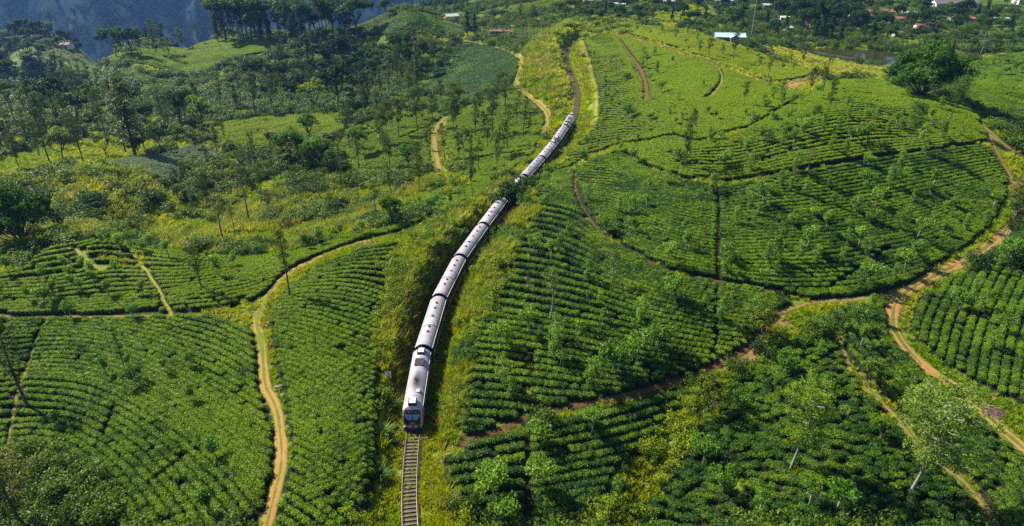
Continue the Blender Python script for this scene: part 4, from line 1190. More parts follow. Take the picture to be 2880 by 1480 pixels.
LEAN = {}
def plant(kind, name, pos, height, label, cat='tree', group=None, tint=None, wide=1.0, variant=None, lean=0.0, rz=None):
    vs = TREES[kind]
    cm, tm, H = vs[int(rng.integers(0, len(vs))) if variant is None else variant % len(vs)]
    s = height / H
    e = empty(name, pos, rng.uniform(0, 6.28) if rz is None else rz, (s * wide, s * wide, s))
    if lean: e.rotation_euler = (0, lean, 0 if rz is None else rz)
    c = link(bpy.data.objects.new('crown', cm), e)
    if tint: c.color = (*tint, 1)
    link(bpy.data.objects.new('trunk', tm), e)
    tag(e, label, cat, group)
    return e

def height_for(base, vtop):
    lo, hi = .5, 45.
    for _ in range(30):
        m_ = (lo + hi) / 2
        if project(base + np.array([0, 0, m_]))[1] > vtop: lo = m_
        else: hi = m_
    return (lo + hi) / 2

ORD = ['first', 'second', 'third', 'fourth', 'fifth', 'sixth', 'seventh', 'eighth', 'ninth', 'tenth', 'eleventh', 'twelfth', 'thirteenth', 'fourteenth', 'fifteenth', 'sixteenth', 'seventeenth', 'eighteenth', 'nineteenth', 'twentieth']
def row_of(name, items, what, where, group, cat='tree', tints=None):
    """items: (kind, u, v_base, v_top[, wide]); labelled by their order from the left"""
    items = sorted(items, key=lambda t: t[1])
    P = drop([t[1] for t in items], [t[2] for t in items])
    for i, (t, p) in enumerate(zip(items, P)):
        H = height_for(p, t[3])
        if len(items) <= 20:
            lab = '%s %s, %s' % (what, where, (ORD[i] + ' from the left') if len(items) > 1 else '') if len(items) > 1 else '%s %s' % (what, where)
        else:
            lab = '%s %s' % (what, where)
        plant(t[0], name, p, H, lab, cat, group, tints[i % len(tints)] if tints else None, t[4] if len(t) > 4 else 1.0, None, t[5] if len(t) > 5 else 0.0)

GREY = [(.65, .7, .6), (.55, .65, .6), (.85, .85, .65), (.45, .52, .5)]
# near trees of the lower right
row_of('gum_tree', [('biggum', 2558, 1388, 1075, 1.05, .03)], 'large silvery gum tree with grey trunk', 'leaning over the footpath at lower right', None, tints=[(1.8, 1.75, 1.7)])
row_of('gum_tree', [('biggum', 2222, 1320, 1060, .9, .03)], 'yellow green gum tree with pale trunk', 'in the tangled tea, lower right', None, tints=[(2.5, 2.3, .9)])
row_of('gum_tree', [('biggum', 2808, 709, 478, .6, .14)], 'tall leaning gum tree', 'beside the earth road at the right edge', None, tints=[(.7, .75, .7)])
row_of('bushy_tree', [('bushtree', 2143, 962, 868, 1.0)], 'bushy olive tree', 'on bare earth where the brown path meets the green', None, tints=[(.85, .75, .6)])
row_of('bushy_tree', [('bushtree', 1990, 1165, 1062, 1.0)], 'dark bushy tree', 'above the green gully, lower right', None, tints=[(.5, .5, .55)])
row_of('bushy_tree', [('bushtree', 2450, 1090, 1010, 1.0), ('bushtree', 2480, 1240, 1180, 1.3)], 'rounded green shrub', 'among the lower right tea', 'shrubs in the lower right tea', tints=[(.55, .7, .5)])
row_of('reddish_tree', [('gum', 78, 1500, 1275, 1.5)], 'open reddish leaved tree', 'in the scrub at the bottom left corner', None, tints=[(1.5, 1.05, .9)])
row_of('gum_tree', [('slimgum', 82, 1150, 882, 1.1, -.05)], 'dark slim gum tree', 'in the tea at the left edge', None, tints=[(.5, .5, .55)])
row_of('gum_tree', [('slimgum', 359, 1071, 925, .8, -.04)], 'thin gum tree', 'in the lower left tea field', None, tints=[(.6, .65, .6)])
row_of('gum_tree', [('slimgum', 816, 841, 640, .95)], 'tall slim gum tree', 'beside the bend of the wheel track', None, tints=[(.6, .7, .6)])
row_of('gum_tree', [('slimgum', 567, 815, 678, 1.2)], 'dark gum tree with bare lower stem', 'in the upper left tea field', None, tints=[(.55, .55, .5)])
row_of('gum_tree', [('slimgum', 886, 1000, 915, .9)], 'small gum tree', 'in the tea between wheel track and railway', None, tints=[(.8, .9, .6)])
row_of('gum_tree', [('tallgum', 1545, 906, 752, 1.3)], 'thin gum tree with long pale stem', 'near the right railway bank', None, tints=[(1.0, 1.1, .7)])
row_of('gum_tree', [('tallgum', 1721, 803, 701, 1.3)], 'thin gum tree with long pale stem', 'below the narrow brown path', None)
row_of('gum_tree', [('gum', 1924, 483, 298, .7, .04)], 'tall gum tree', 'below the upper right field', None, tints=GREY)
row_of('gum_tree', [('tallgum', 2275, 500, 414, 1.2)], 'pale wind blown gum tree', 'on the lower edge of the upper right field', None)
row_of('gum_tree', [('gum', 2551, 425, 287, .9, .08)], 'dark rounded gum tree on thin stem', 'near the right edge of the upper right field', None, tints=[(.65, .75, .6)])
row_of('gum_tree', [('gum', 2666, 346, 204, .9, .08)], 'dark leaning gum tree', 'just right of the huge round tree', None, tints=[(.6, .75, .6)])
row_of('gum_tree', [('slimgum', 2158, 232, 113, .9), ('slimgum', 2313, 264, 112, .9)], 'tall dense gum tree with silvery top', 'beside the crest road', 'silvery gums by the crest road', tints=[(.85, .95, .9)])
row_of('gum_tree', [('gum', 2330, 323, 215, .75), ('gum', 2275, 279, 181, .7), ('gum', 2092, 302, 227, .8), ('gum', 2256, 187, 121, 1.0), ('gum', 2447, 206, 136, .8), ('gum', 2062, 174, 88, .9), ('gum', 1994, 160, 106, 1.1), ('gum', 2789, 185, 94, .9)], 'slender gum tree', 'beyond the right tea hill', 'slender gums around the crest road', tints=GREY)
row_of('pale_tree', [('bare', 2755, 157, 76, 1.0)], 'pale nearly leafless tree', 'below the village, far right', None, tints=[(1.6, 1.5, 1.4)])
row_of('huge_tree', [('bigbroad', 2592, 274, 126, 1.0)], 'huge round dark green tree', 'between meadow and right tea field', None, tints=[(.9, 1.05, .8)])
row_of('spreading_tree', [('bigbroad', 60, 690, 528, .85)], 'large dark spreading tree', 'at the left edge below the yellow mound', None, tints=[(.95, 1.0, 1.0)])
row_of('round_tree', [('broad', 287, 632, 590, 1.0)], 'small round silvery tree', 'on the slope below the yellow mound', None, tints=[(1.3, 1.4, 1.6)])
row_of('overhanging_tree', [('bushtree', 1426, 602, 520, 1.45), ('bushtree', 1470, 572, 496, 1.5), ('bushtree', 1449, 590, 524, 1.2)], 'dark bushy tree', 'overhanging the middle of the train', 'bushy trees overhanging the train', tints=[(.42, .5, .4)])
row_of('round_tree', [('broad', 1085, 52, -2, .85)], 'dark round tree', 'standing alone on the far tea dome', None, tints=[(.75, .8, .8)])
row_of('dark_tree', [('darkspire', 1315, 104, 30, 1.1), ('darkspire', 1335, 102, 36, 1.0)], 'very dark dense tree', 'at the edge of the far gum row', 'pair of dark trees by the far gum row', tints=[(.7, .75, .7)])
row_of('tall_evergreen', [('spire', 382, 440, 214, 1.25)], 'tallest dark tiered evergreen', 'rising from the left woodland', None, tints=[(.7, .85, .55)])
row_of('tall_evergreen', [('spire', 612, 430, 352, 1.1)], 'yellow topped conical tree', 'beside the pale glossy tea patch', None, tints=[(1.0, 1.1, .6)])
row_of('tall_evergreen', [('spire', 90, 300, 200, 1.3), ('spire', 195, 260, 165, 1.4)], 'olive conical tree', 'in the far left woodland', 'olive conical trees in the left woodland', tints=[(.9, 1.0, .5)])
row_of('umbrella_tree', [('umbrella', 170, 200, 136, 1.1), ('umbrella', 222, 196, 150, 1.2)], 'flat topped tan umbrella tree', 'in the far left woodland', 'umbrella trees in the far left woodland', tints=[(1.4, 1.1, .9)])
# gums standing in the tea left of the train
row_of('gum_tree', [('gum', 1175, 372, 245, .9), ('gum', 1122, 389, 272, .8), ('gum', 1092, 408, 280, .8), ('gum', 988, 378, 290, .9), ('gum', 1387, 378, 245, 1.0), ('gum', 1428, 419, 283, 1.0), ('biggum', 1285, 370, 228, .8), ('slimgum', 1489, 385, 313, 1.2), ('tallgum', 1462, 317, 238, 1.0), ('gum', 1338, 389, 270, .8), ('gum', 1292, 453, 368, .9), ('slimgum', 1326, 500, 385, 1.0), ('slimgum', 1398, 500, 388, .8), ('gum', 1425, 325, 195, 1.1), ('gum', 1060, 330, 250, .9), ('gum', 1240, 300, 220, .9), ('gum', 1330, 560, 430, .55)],
       'grey green gum tree', 'in the tea left of the train', 'gum trees in the tea left of the train', tints=GREY)
# bare stemmed gums of the yellow valley
row_of('gum_tree', [('tallgum', 551, 615, 501, 1.3), ('tallgum', 631, 686, 547, 1.4), ('tallgum', 661, 667, 569, 1.2), ('tallgum', 702, 630, 415, .9), ('tallgum', 763, 633, 531, 1.2), ('tallgum', 850, 598, 520, 1.2), ('tallgum', 832, 560, 480, 1.2), ('tallgum', 905, 570, 470, 1.2), ('tallgum', 1062, 640, 500, .9), ('tallgum', 1010, 560, 470, 1.1), ('tallgum', 960, 520, 440, 1.1), ('tallgum', 790, 500, 400, 1.1), ('gum', 585, 590, 480, .9), ('gum', 740, 560, 455, .9), ('slimgum', 1100, 560, 450, 1.0), ('gum', 930, 620, 540, 1.0), ('slimgum', 690, 560, 450, 1.0), ('gum', 1180, 540, 430, .8), ('gum', 500, 560, 470, 1.0)],
       'bare stemmed gum tree', 'in the yellow grass valley', 'bare stemmed gums in the yellow valley', tints=[(.7, .7, .65), (.9, .85, .7)])
row_of('leafy_tree', [('broad', 1150, 480, 405, 1.0), ('broad', 1010, 440, 355, 1.0), ('broad', 900, 480, 390, 1.1), ('broad', 950, 500, 420, 1.0), ('broad', 820, 460, 370, 1.1), ('broad', 1100, 640, 555, .8), ('broad', 870, 400, 320, 1.0)],
       'leafy bright green tree', 'on the slope above the yellow valley', 'leafy trees above the yellow valley', tints=[(1.7, 1.6, .9), (1.2, 1.25, .7)])
# thin row far off
row_of('gum_tree', [('tallgum', 1340 + 14 * i + 5 * math.sin(i * 7), 106 + 4 * math.sin(i * 3), 54 + 6 * math.sin(i * 5), 2.1) for i in range(16)],
       'thin stemmed greyish gum tree', 'in the far row beside the cutting', 'far row of thin stemmed gums', tints=[(.95, .8, .85), (.85, .95, .85)])
# tall wood on the ridge
row_of('ridge_tree', [(('gum', 'broad', 'gum')[i % 3], 622 + 20 * i + 6 * math.sin(i * 5), 112 + 5 * math.sin(i * 2.3) - (6 if i > 12 else 0), 4 - 20 * abs(math.sin(i * 1.7)), 1.2) for i in range(20)],
       'tall gum tree', 'in the dark wood on the far ridge', 'tall gums of the ridge wood', tints=[(.6, .7, .65), (.75, .85, .7), (.5, .58, .6)])
row_of('gum_tree', [('gum', u_, v_, t_, 1.1) for u_, v_, t_ in ((985,70,-6),(1010,62,8),(1040,48,2),(1160,36,-10),(1190,42,-4),(1225,50,-8),(1300,60,-6),(1345,62,2),(1385,55,-2),(1425,50,-6),(1462,60,6),(1500,66,10),(1250,44,-2))],
       'slender gum tree', 'around the far tea dome', 'slender gums around the far dome', tints=[(.7, .8, .75), (.9, 1.0, .7)])
row_of('ridge_tree', [('slimgum', 152, 100, 27, 1.3), ('gum', 440, 152, 48, 1.0), ('gum', 462, 150, 60, 1.0), ('slimgum', 480, 172, 98, 1.2), ('gum', 400, 156, 70, 1.1), ('broad', 372, 158, 78, .9), ('broad', 330, 164, 76, 1.0), ('gum', 350, 164, 80, .9), ('broad', 275, 176, 84, 1.1), ('broad', 300, 170, 78, 1.1), ('gum', 515, 144, 74, 1.1), ('gum', 560, 128, 62, .9), ('slimgum', 755, 118, 54, 1.2), ('slimgum', 680, 125, 70, 1.2), ('slimgum', 735, 130, 80, 1.2)],
       'slender dark tree', 'on the skyline of the far left tea hill', 'trees on the far left skyline', tints=[(.6, .7, .65), (.8, .85, .7), (.5, .6, .65)])
# small shade trees standing in the tea
def px(crop, pts, up=58): return [(crop[0] + x_ * .3777, crop[1] + y_ * .3777) for x_, y_ in pts]
SHAPE = {'sapling': 'upright', 'shade': 'twiggy', 'tallshade': 'slim', 'bigshade': 'broad'}
def areas(pts):
    """which part of its field a tree stands in, once there are many"""
    if len(pts) < 10: return [''] * len(pts)
    U = np.argsort(np.argsort([p[0] for p in pts])) * 3 // len(pts); V_ = np.argsort(np.argsort([p[1] for p in pts])) * 3 // len(pts)
    return [', ' + ('far', 'middle', 'near')[b_] + ' ' + ('left', 'centre', 'right')[a_] + ' part' for a_, b_ in zip(U, V_)]
def shades(where, pts, group, hmin=2.6, hmax=5.6, kinds=('shade', 'sapling', 'tallshade', 'bigshade', 'sapling', 'sapling'), tint=None):
    P = drop([p[0] for p in pts], [p[1] for p in pts])
    for p, ar in zip(P, areas(pts)):
        kd = kinds[int(rng.integers(0, len(kinds)))]
        t = tint or (float(rng.uniform(.95, 1.6)),) * 3
        plant(kd, 'shade_tree', p, hmin + (hmax - hmin) * float(rng.uniform(0, 1)) ** 1.3, SHAPE[kd] + ' shade tree ' + where + ar, 'tree', group, t)
shades('in the wide tea block above the earth road', px((1920, 495), [(500,250),(560,320),(220,150),(220,460),(330,640),(320,740),(690,650),(820,390),(910,160),(920,570),(980,330),(1110,230),(1220,430),(1180,660),(1210,540),(1280,300),(1300,560),(1390,150),(1400,370),(1440,260),(1480,540),(1540,270),(1600,100),(1660,340),(1700,210),(1740,490),(1830,150),(1920,450),(1950,270),(2090,430),(2250,180),(2300,270),(2240,400),(1740,630),(860,650),(680,740),(800,140),(1080,110),(640,160),(1340,90),(2000,330),(1060,430),(1600,420)]), 'shade trees in the middle right tea block')
shades('in the upper right tea field', px((1920, 4), [(180,860),(240,900),(190,1050),(270,1050),(460,870),(600,760),(730,740),(810,780),(580,1070),(740,1040),(770,940),(680,900),(820,1100),(890,1000),(910,930),(1030,980),(960,900),(1160,980),(1240,1060),(1360,1060),(1220,800),(1000,850),(1450,1140),(1520,1000),(1580,950),(1620,980),(1780,1060),(1790,1160),(1300,1150),(1200,1170),(1480,1120),(1850,960),(1910,820),(2060,1020),(420,1100),(470,1180),(250,1130),(520,980),(840,1290),(1620,1240),(1120,1000),(1080,760),(1700,880),(1440,900)]), 'shade trees in the upper right tea field')
shades('on the tea slope right of the railway bend', px((960, 4), [(1910,500),(2000,470),(2080,490),(2030,700),(2170,540),(1990,690),(2010,790),(2080,1140),(2050,1060),(2200,1050),(1830,1110),(1910,1080),(2280,490),(2330,420),(2250,420),(2120,600),(2350,560),(1960,620),(1880,440),(2300,900),(2440,860),(2130,900),(1940,960),(2380,700),(1790,1180)]), 'shade trees right of the railway bend')
shades('in the bright far tea field below the village', px((1920, 4), [(40,380),(120,380),(290,400),(480,400),(570,480),(740,520),(820,520),(800,460),(560,430),(30,250),(110,300)]) + [(1790, 95), (1830, 100), (1860, 92), (1900, 110), (1740, 88), (1930, 128)], 'shade trees in the bright far field')
shades('in the tea beyond the huge round tree', px((1920, 4), [(2130,480),(2180,510),(2250,520),(2350,490),(2420,480),(2500,560),(2240,590),(2340,600),(2400,560),(2470,540),(2300,480),(2200,450),(2520,470)]), 'shade trees beyond the huge tree')
shades('in the big tea field right of the train', px((960, 495), [(1920,1010),(1380,1090),(2230,1100),(2470,930),(2350,1310),(1840,810),(1960,440),(2170,440),(2070,300),(1520,280),(1690,470),(1440,570),(1180,1300),(1560,640),(2420,660),(1240,1290),(1760,1290)]) + [(1666, 1092), (1440, 1122), (1416, 1096), (1850, 985), (1790, 1010), (1560, 1010)], 'shade trees right of the train', 3.4, 5.4)
shades('in the near tea blocks below the brown path', [(1387, 1405), (1508, 1372), (1663, 1216), (1425, 1480), (1398, 1370), (1510, 1250)], 'shade trees below the brown path', 3.2, 4.6, ('bigshade',), (1.35, 1.3, 1.25))
shades('on the rounded tea knoll at upper left', px((0, 490), [(1265,640),(1130,575),(910,610),(340,800),(495,745),(710,860),(620,910),(560,900),(880,780),(820,940),(1080,930),(360,1020),(380,975),(220,970),(300,985),(1620,780),(1750,710),(1920,630),(2280,585),(2375,555),(20,930),(80,780),(430,880),(640,760),(1070,610),(770,560),(250,700),(1560,690),(700,790),(420,940),(540,820),(900,560)]), 'shade trees on the upper left knoll', 3.6, 5.4, ('tallshade', 'shade', 'tallshade'))
shades('in the lower left tea field', px((0, 984), [(1430,410),(1600,835),(800,225),(1560,1250),(440,600),(1000,300),(980,170),(1440,150),(1240,200)]) + [(205, 905), (380, 905), (590, 1460)], 'shade trees in the lower left field', 3.2, 4.6, ('tallshade', 'shade'), (.75, .95, .8))
shades('along the crest behind the left tea', [(1130, 640), (1085, 655), (1190, 612), (1240, 600), (1265, 590), (1225, 585), (1205, 600), (1020, 668), (960, 680), (1150, 600), (1290, 572), (1270, 540), (1235, 545), (1180, 585)], 'shade trees along the left crest', 3.2, 4.6, ('tallshade', 'shade'))
shades('in the tea left of the earth road fork', [(2305, 955), (2407, 930), (2440, 900), (2360, 930), (2300, 1010), (2230, 1050), (2180, 1090), (2420, 985)], 'shade trees left of the road fork', 3.4, 5.)
shades('in the tea at the right edge', [(2740, 832), (2785, 992), (2845, 735), (2800, 780), (2760, 880), (2860, 900), (2700, 880), (2820, 950), (2710, 765), (2870, 740), (2820, 740)], 'shade trees at the right edge', 3.6, 5.)
shades('in the tangled tea at the bottom right', [(2270, 1430), (2030, 1400), (2130, 1450), (2350, 1440), (1975, 1300), (2080, 1160), (2200, 1050), (2290, 1120)], 'shade trees in the tangled tea', 3., 4.4, ('bigshade', 'shade'), (.8, 1.0, .75))

def extra(key, n, seed):
    g_ = np.random.default_rng(seed); poly = np.array(TEA[key][0]); out = []
    while len(out) < n:
        q = g_.uniform(poly.min(0) + 12, poly.max(0) - 12)
        if in_poly(q[:1], q[1:], poly)[0] and all(abs(q[0] - o_[0]) + 1.6 * abs(q[1] - o_[1]) > 34 for o_ in out): out.append(tuple(q))
    return out
shades('of the scattered kind in the middle right tea block', extra('F3', 22, 1), 'scattered shade trees, middle right block')
shades('of the scattered kind in the upper right tea', extra('F5', 18, 2), 'scattered shade trees, upper right tea')
shades('of the scattered kind right of the train', extra('F1', 10, 3), 'scattered shade trees right of the train')
shades('of the scattered kind on the railway bend slope', extra('F4', 14, 4), 'scattered shade trees, railway bend slope')
shades('between the two brown path curves', extra('F2', 9, 5), 'shade trees between the brown path curves')

# ------------------------------------------------------------------ woods of single trees
def in_any(u, v, polys):
    m_ = np.zeros(np.shape(u), bool)
    for p in polys: m_ |= in_poly(u, v, p)
    return m_
def sample_wood(poly, n, mind, seed, extra=None):
    g_ = np.random.default_rng(seed)
    P = np.array(poly); lo = P.min(0); hi = P.max(0)
    out = []
    for _ in range(n * 60):
        if len(out) >= n: break
        u_ = g_.uniform(lo[0], hi[0]); v_ = g_.uniform(max(lo[1], -25), hi[1])
        if not in_poly(np.array([u_]), np.array([v_]), poly)[0]: continue
        if any(abs(u_ - a[0]) < mind * a[2] and abs(v_ - a[1]) < mind * .45 * a[2] for a in out): continue
        out.append((u_, v_, .55 + v_ / 420.))
    return [(a[0], a[1]) for a in out]

def wood(poly, n, mind, seed, kinds, where, group, hr, tints):
    pts = sample_wood(poly, n, mind, seed)
    P = drop([p[0] for p in pts], [p[1] for p in pts])
    NAME = {'gum': ('gum_tree', 'gum tree'), 'broad': ('broadleaf_tree', 'dark broadleaf tree'), 'slimgum': ('slim_gum_tree', 'slim gum tree'), 'bushtree': ('small_bushy_tree', 'small bushy tree'),
            'spire': ('evergreen_tree', 'olive conical evergreen'), 'bare': ('bare_tree', 'thin leaved pale tree'), 'umbrella': ('umbrella_tree', 'flat topped tree'), 'darkspire': ('evergreen_tree', 'dark tiered evergreen')}
    for p, ar in zip(P, areas(pts)):
        kd = kinds[int(rng.integers(0, len(kinds)))]
        nm, what = NAME[kd]
        h_ = rng.uniform(*hr) * (.7 if kd == 'bushtree' else 1.0) * (1.2 if kd == 'slimgum' else 1)
        tt = tints[int(rng.integers(0, len(tints)))]
        s_, l_ = sum(tt) / 3, tt
        tone = 'reddish' if tt[0] > tt[1] * 1.1 else 'silvery' if s_ > .8 and tt[2] >= tt[1] * .95 else 'yellowish' if tt[2] < tt[1] * .72 and s_ > .6 else 'shadowy' if s_ < .55 else 'muted' if s_ < .85 else 'plain'
        size = 'tall' if h_ > hr[0] + .66 * (hr[1] - hr[0]) else 'low' if h_ < hr[0] + .33 * (hr[1] - hr[0]) else 'middling'
        lab = '%s %s %s %s%s' % (size, tone, what, where, ar)
        plant(kd, nm, p, h_, lab, 'tree', group + ', ' + size + ' ' + tone + ' ' + what, tt)
WT = [(.5, .55, .45), (.65, .68, .5), (.4, .46, .46), (.95, .95, .55), (.62, .5, .45), (.8, .88, .88), (.45, .5, .42)]
wood(WOODS['W1'], 330, 32, 5, ('gum', 'slimgum', 'gum', 'broad', 'slimgum', 'spire', 'gum', 'bushtree', 'slimgum', 'broad'), 'in the left valley woodland', 'left valley woodland', (11, 20), WT)
wood([(850,175),(960,165),(1100,165),(1160,175),(1140,205),(1080,240),(950,245),(860,225),(800,205)], 46, 34, 9, ('broad', 'broad', 'broad', 'darkspire'), 'in the dark hollow below the far dome', 'dark hollow', (10, 15), [(.45, .5, .5), (.6, .65, .55), (.9, 1, .9)])
wood([(-40,95),(120,100),(230,112),(280,135),(270,165),(120,150),(-40,135)], 40, 34, 6, ('broad', 'broad', 'gum', 'umbrella'), 'on the far left slope below the mountains', 'far left slope', (11, 17), [(.5, .6, .6), (.7, .75, .65), (.6, .55, .5)])
wood([(330,460),(420,400),(560,372),(700,425),(760,420),(860,400),(960,420),(960,500),(760,515),(620,560),(540,600),(470,540),(520,480),(600,450),(500,445)], 46, 34, 12, ('gum', 'bushtree', 'broad', 'slimgum', 'bushtree'), 'on the slope above the yellow valley', 'scrubby slope', (6, 11), WT)
wood([(612,120),(700,112),(815,124),(900,112),(985,92),(975,60),(900,70),(700,78),(630,90)], 52, 22, 29, ('gum', 'darkspire', 'gum', 'broad', 'slimgum'), 'in the dark wood on the far ridge', 'ridge wood', (13, 23), [(.5, .6, .58), (.7, .8, .65), (.45, .5, .52)])
wood([(960,340),(1230,305),(1480,300),(1505,390),(1380,490),(1200,520),(980,480)], 26, 40, 33, ('gum', 'slimgum', 'gum', 'bushtree'), 'among the tea left of the train', 'trees among the left tea', (8, 14), WT)
VIL = [(.8, .85, .6), (.45, .55, .48), (.55, .65, .55), (1.05, 1.05, .65), (.4, .48, .45)]
wood(WOODS['W5'], 200, 28, 7, ('broad', 'broad', 'gum', 'broad', 'bushtree', 'bushtree', 'darkspire'), 'in the wooded village at upper right', 'village trees', (7.5, 13), VIL)
wood([(2170,10),(2430,10),(2430,110),(2300,120),(2180,100)], 34, 30, 17, ('broad', 'darkspire', 'broad'), 'in the dark wood above the pond', 'dark wood above the pond', (13, 19), [(.45, .52, .5), (.55, .62, .55)])
wood([(1560,40),(1790,45),(1800,62),(1640,72),(1570,70)], 16, 34, 18, ('gum', 'bushtree', 'broad'), 'below the pale lane', 'trees below the lane', (6, 10), VIL)
wood([(960,-20),(1330,-20),(1330,40),(1240,44),(1140,30),(1050,38),(980,50)], 34, 34, 19, ('gum', 'gum', 'broad'), 'beyond the far tea dome', 'beyond the dome', (11, 17), [(.55, .65, .65), (.8, .9, .75)])

# ------------------------------------------------------------------ grass and scrub
def tuft(seed, n, h, w, spread, mat, bend=.5):
    g_ = np.random.default_rng(seed)
    V = []; F = []
    for i in range(n):
        an = g_.uniform(0, 6.28); r = spread * math.sqrt(g_.uniform()); hh = h * g_.uniform(.55, 1.1); ln = bend * hh * g_.uniform(.3, 1.1)
        b_ = np.array([math.cos(an) * r, math.sin(an) * r, -.08]); d = np.array([math.cos(an + g_.normal(0, .5)), math.sin(an + g_.normal(0, .5)), 0])
        s_ = np.array([-d[1], d[0], 0]) * w * g_.uniform(.7, 1.3)
        m1 = b_ + d * ln * .3 + np.array([0, 0, hh * .62]); t_ = b_ + d * ln + np.array([0, 0, hh])
        o = len(V)
        V += [b_ - s_ * .5, b_ + s_ * .5, m1 + s_ * .45, m1 - s_ * .45, m1 - s_ * .45, m1 + s_ * .45, t_ + s_ * .12, t_ - s_ * .12]
        F += [[o, o + 1, o + 2, o + 3], [o + 4, o + 5, o + 6, o + 7]]
    return mesh_np('grass_tuft', np.array(V), np.array(F), [mat], face_attr={'lv': np.repeat(g_.uniform(0, 1, n), 2)})

def shrub(seed, mat, H=1.6, R_=1.1, n=420, leaf=(.26, .14)):
    g_ = np.random.default_rng(seed)
    cs = [np.array([g_.normal(0, R_ * .5), g_.normal(0, R_ * .5), H * g_.uniform(.25, .75)]) for _ in range(9)]
    C, O = clumps(g_, cs, [R_ * g_.uniform(.35, .6) for _ in cs], 1, .9)
    C, O = clumps(g_, cs, [R_ * g_.uniform(.4, .62) for _ in cs], n / 9 / (R_ * .5) ** 1.6, .9)
    C[:, 2] = np.abs(C[:, 2])
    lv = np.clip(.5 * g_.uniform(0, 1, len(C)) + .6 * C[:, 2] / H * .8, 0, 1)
    return leafy('shrub', C, leaf[0], leaf[1], seed + 1, mat, .45, O * .8, 0, lv)

grass_c = proto_collection('grass_tuft_kinds', [tuft(500 + i, 34, .62, .075, .42, M_grass) for i in range(4)])
tall_c = proto_collection('tall_grass_kinds', [tuft(510 + i, 46, 1.35, .08, .5, M_grass, .6) for i in range(3)] + [tuft(515 + i, 40, 1.5, .07, .45, M_straw, .55) for i in range(2)])
straw_c = proto_collection('dry_grass_kinds', [tuft(520 + i, 34, .6, .075, .42, M_straw) for i in range(3)])
weed_c = proto_collection('bank_shrub_kinds', [shrub(530 + i, M_weed) for i in range(4)])
scrub_c = proto_collection('scrub_kinds', [shrub(540 + i, M_scrub, 2.2, 1.5, 480, (.34, .18)) for i in range(4)])

def candidates(cell, seed, r0=46., r1=640., th=51.):
    """spots spread so that far ones stand further apart"""
    g_ = np.random.default_rng(seed)
    per = (100. / cell) ** 2
    n = int(per * R(2 * th) * math.log(r1 / r0))
    t = g_.uniform(-R(th), R(th), n); l = g_.uniform(math.log(r0), math.log(r1), n)
    r = np.exp(l)
    keep = g_.uniform(size=n) < np.clip(r / 100, 0, 1) ** 2 * 1.0 + (r >= 100)
    near_n = int(per * R(2 * th) * .5 * (1 - (r0 / 100) ** 2))
    t = t[keep]; r = r[keep]
    x_ = r * np.sin(t); y_ = r * np.cos(t); z_ = ground_z(x_, y_)
    u_, v_, d_ = project(np.column_stack([x_, y_, z_]))
    return np.column_stack([x_, y_, z_]), u_, v_, r

def off_paths(P, pad):
    ok = np.ones(len(P), bool)
    for W, hw in PATHS:
        lo = W.min(0) - 4; hi = W.max(0) + 4
        c = np.where((P[:, 0] > lo[0]) & (P[:, 0] < hi[0]) & (P[:, 1] > lo[1]) & (P[:, 1] < hi[1]))[0]
        seg = W[:: max(1, len(W) // 160)]
        for i0 in range(0, len(c), 6000):
            cc = c[i0:i0 + 6000]
            ok[cc] &= np.min(np.hypot(P[cc, 0, None] - seg[:, 0], P[cc, 1, None] - seg[:, 1]), axis=1) > hw + pad
    return ok

def scatter(name, P, r, coll, nk, label, cat, smin, smax, zmin=.8, zmax=1.2, growth=.75):
    n = len(P)
    s = rng.uniform(smin, smax, n) * np.clip(r / 100, 1, 9) ** growth
    hz_ = s * rng.uniform(zmin, zmax, n) * np.clip(r / 100, 1, 9) ** (-growth * .55)
    instancer(name, P, rng.integers(0, nk, n), np.column_stack([rng.normal(0, .08, n), rng.normal(0, .08, n), rng.uniform(0, 6.28, n)]), np.column_stack([s, s, hz_]), coll, label, cat)
    print(name, n)

TEAP = [t[0] for t in TEA.values()]
P, u, v, r = candidates(.46, 61)
wob = (fbm(P[:, 0] / 3, P[:, 1] / 3, 9, 2) - .5) * 14
intea = in_any(u, v, TEAP)
gmask = np.zeros(len(P)); dmask = np.zeros(len(P)); reg = np.full(len(P), '', dtype=object)
for k, (poly, gg, dd) in GRASS.items():
    m_ = in_poly(u + wob, v + wob * .6, poly) & (gmask == 0)
    gmask[m_] = gg; dmask[m_] = dd; reg[m_] = k
gmask[(gmask == 0) & (r < 520)] = .33; dmask[(reg == '')] = .15
gmask[tea_here(P[:, 0], P[:, 1])] = 0
gmask[pond_e(P[:, 0], P[:, 1]) < 1.5] = 0
gmask[in_any(u, v, [d[0] for d in DIRT])] *= .25
td = trk_dist(P[:, 0], P[:, 1])
okp = off_paths(P, .1)
lown = fbm(P[:, 0] / 11, P[:, 1] / 11, 21, 3)
base = (gmask > 0) & okp & ((td > 1.25) | ((td < .72) & (rng.uniform(size=len(P)) < .4) & (r > 50) & (r < 73))) & (rng.uniform(size=len(P)) < gmask + .1)
tallz = base & np.isin(reg, ['corridor', 'valley', 'mound']) & (td > 3.6) & (lown + .08 * (td > 5) > .53)
dryz = base & ~tallz & (rng.uniform(size=len(P)) < dmask * np.clip((lown - .35) * 3.2, 0, 1))
gz = base & ~tallz & ~dryz
scatter('short_grass', P[gz], r[gz], grass_c, 4, 'bright green grass on the banks and path sides', 'grass', .75, 1.2)
scatter('dry_grass', P[dryz], r[dryz], straw_c, 3, 'straw coloured dry grass in meadow and on path sides', 'grass', .75, 1.2)
tz = tallz & (rng.uniform(size=len(P)) < .62)
scatter('tall_grass', P[tz], r[tz], tall_c, 5, 'tall yellow green grass on the railway banks and valley', 'grass', .8, 1.25)
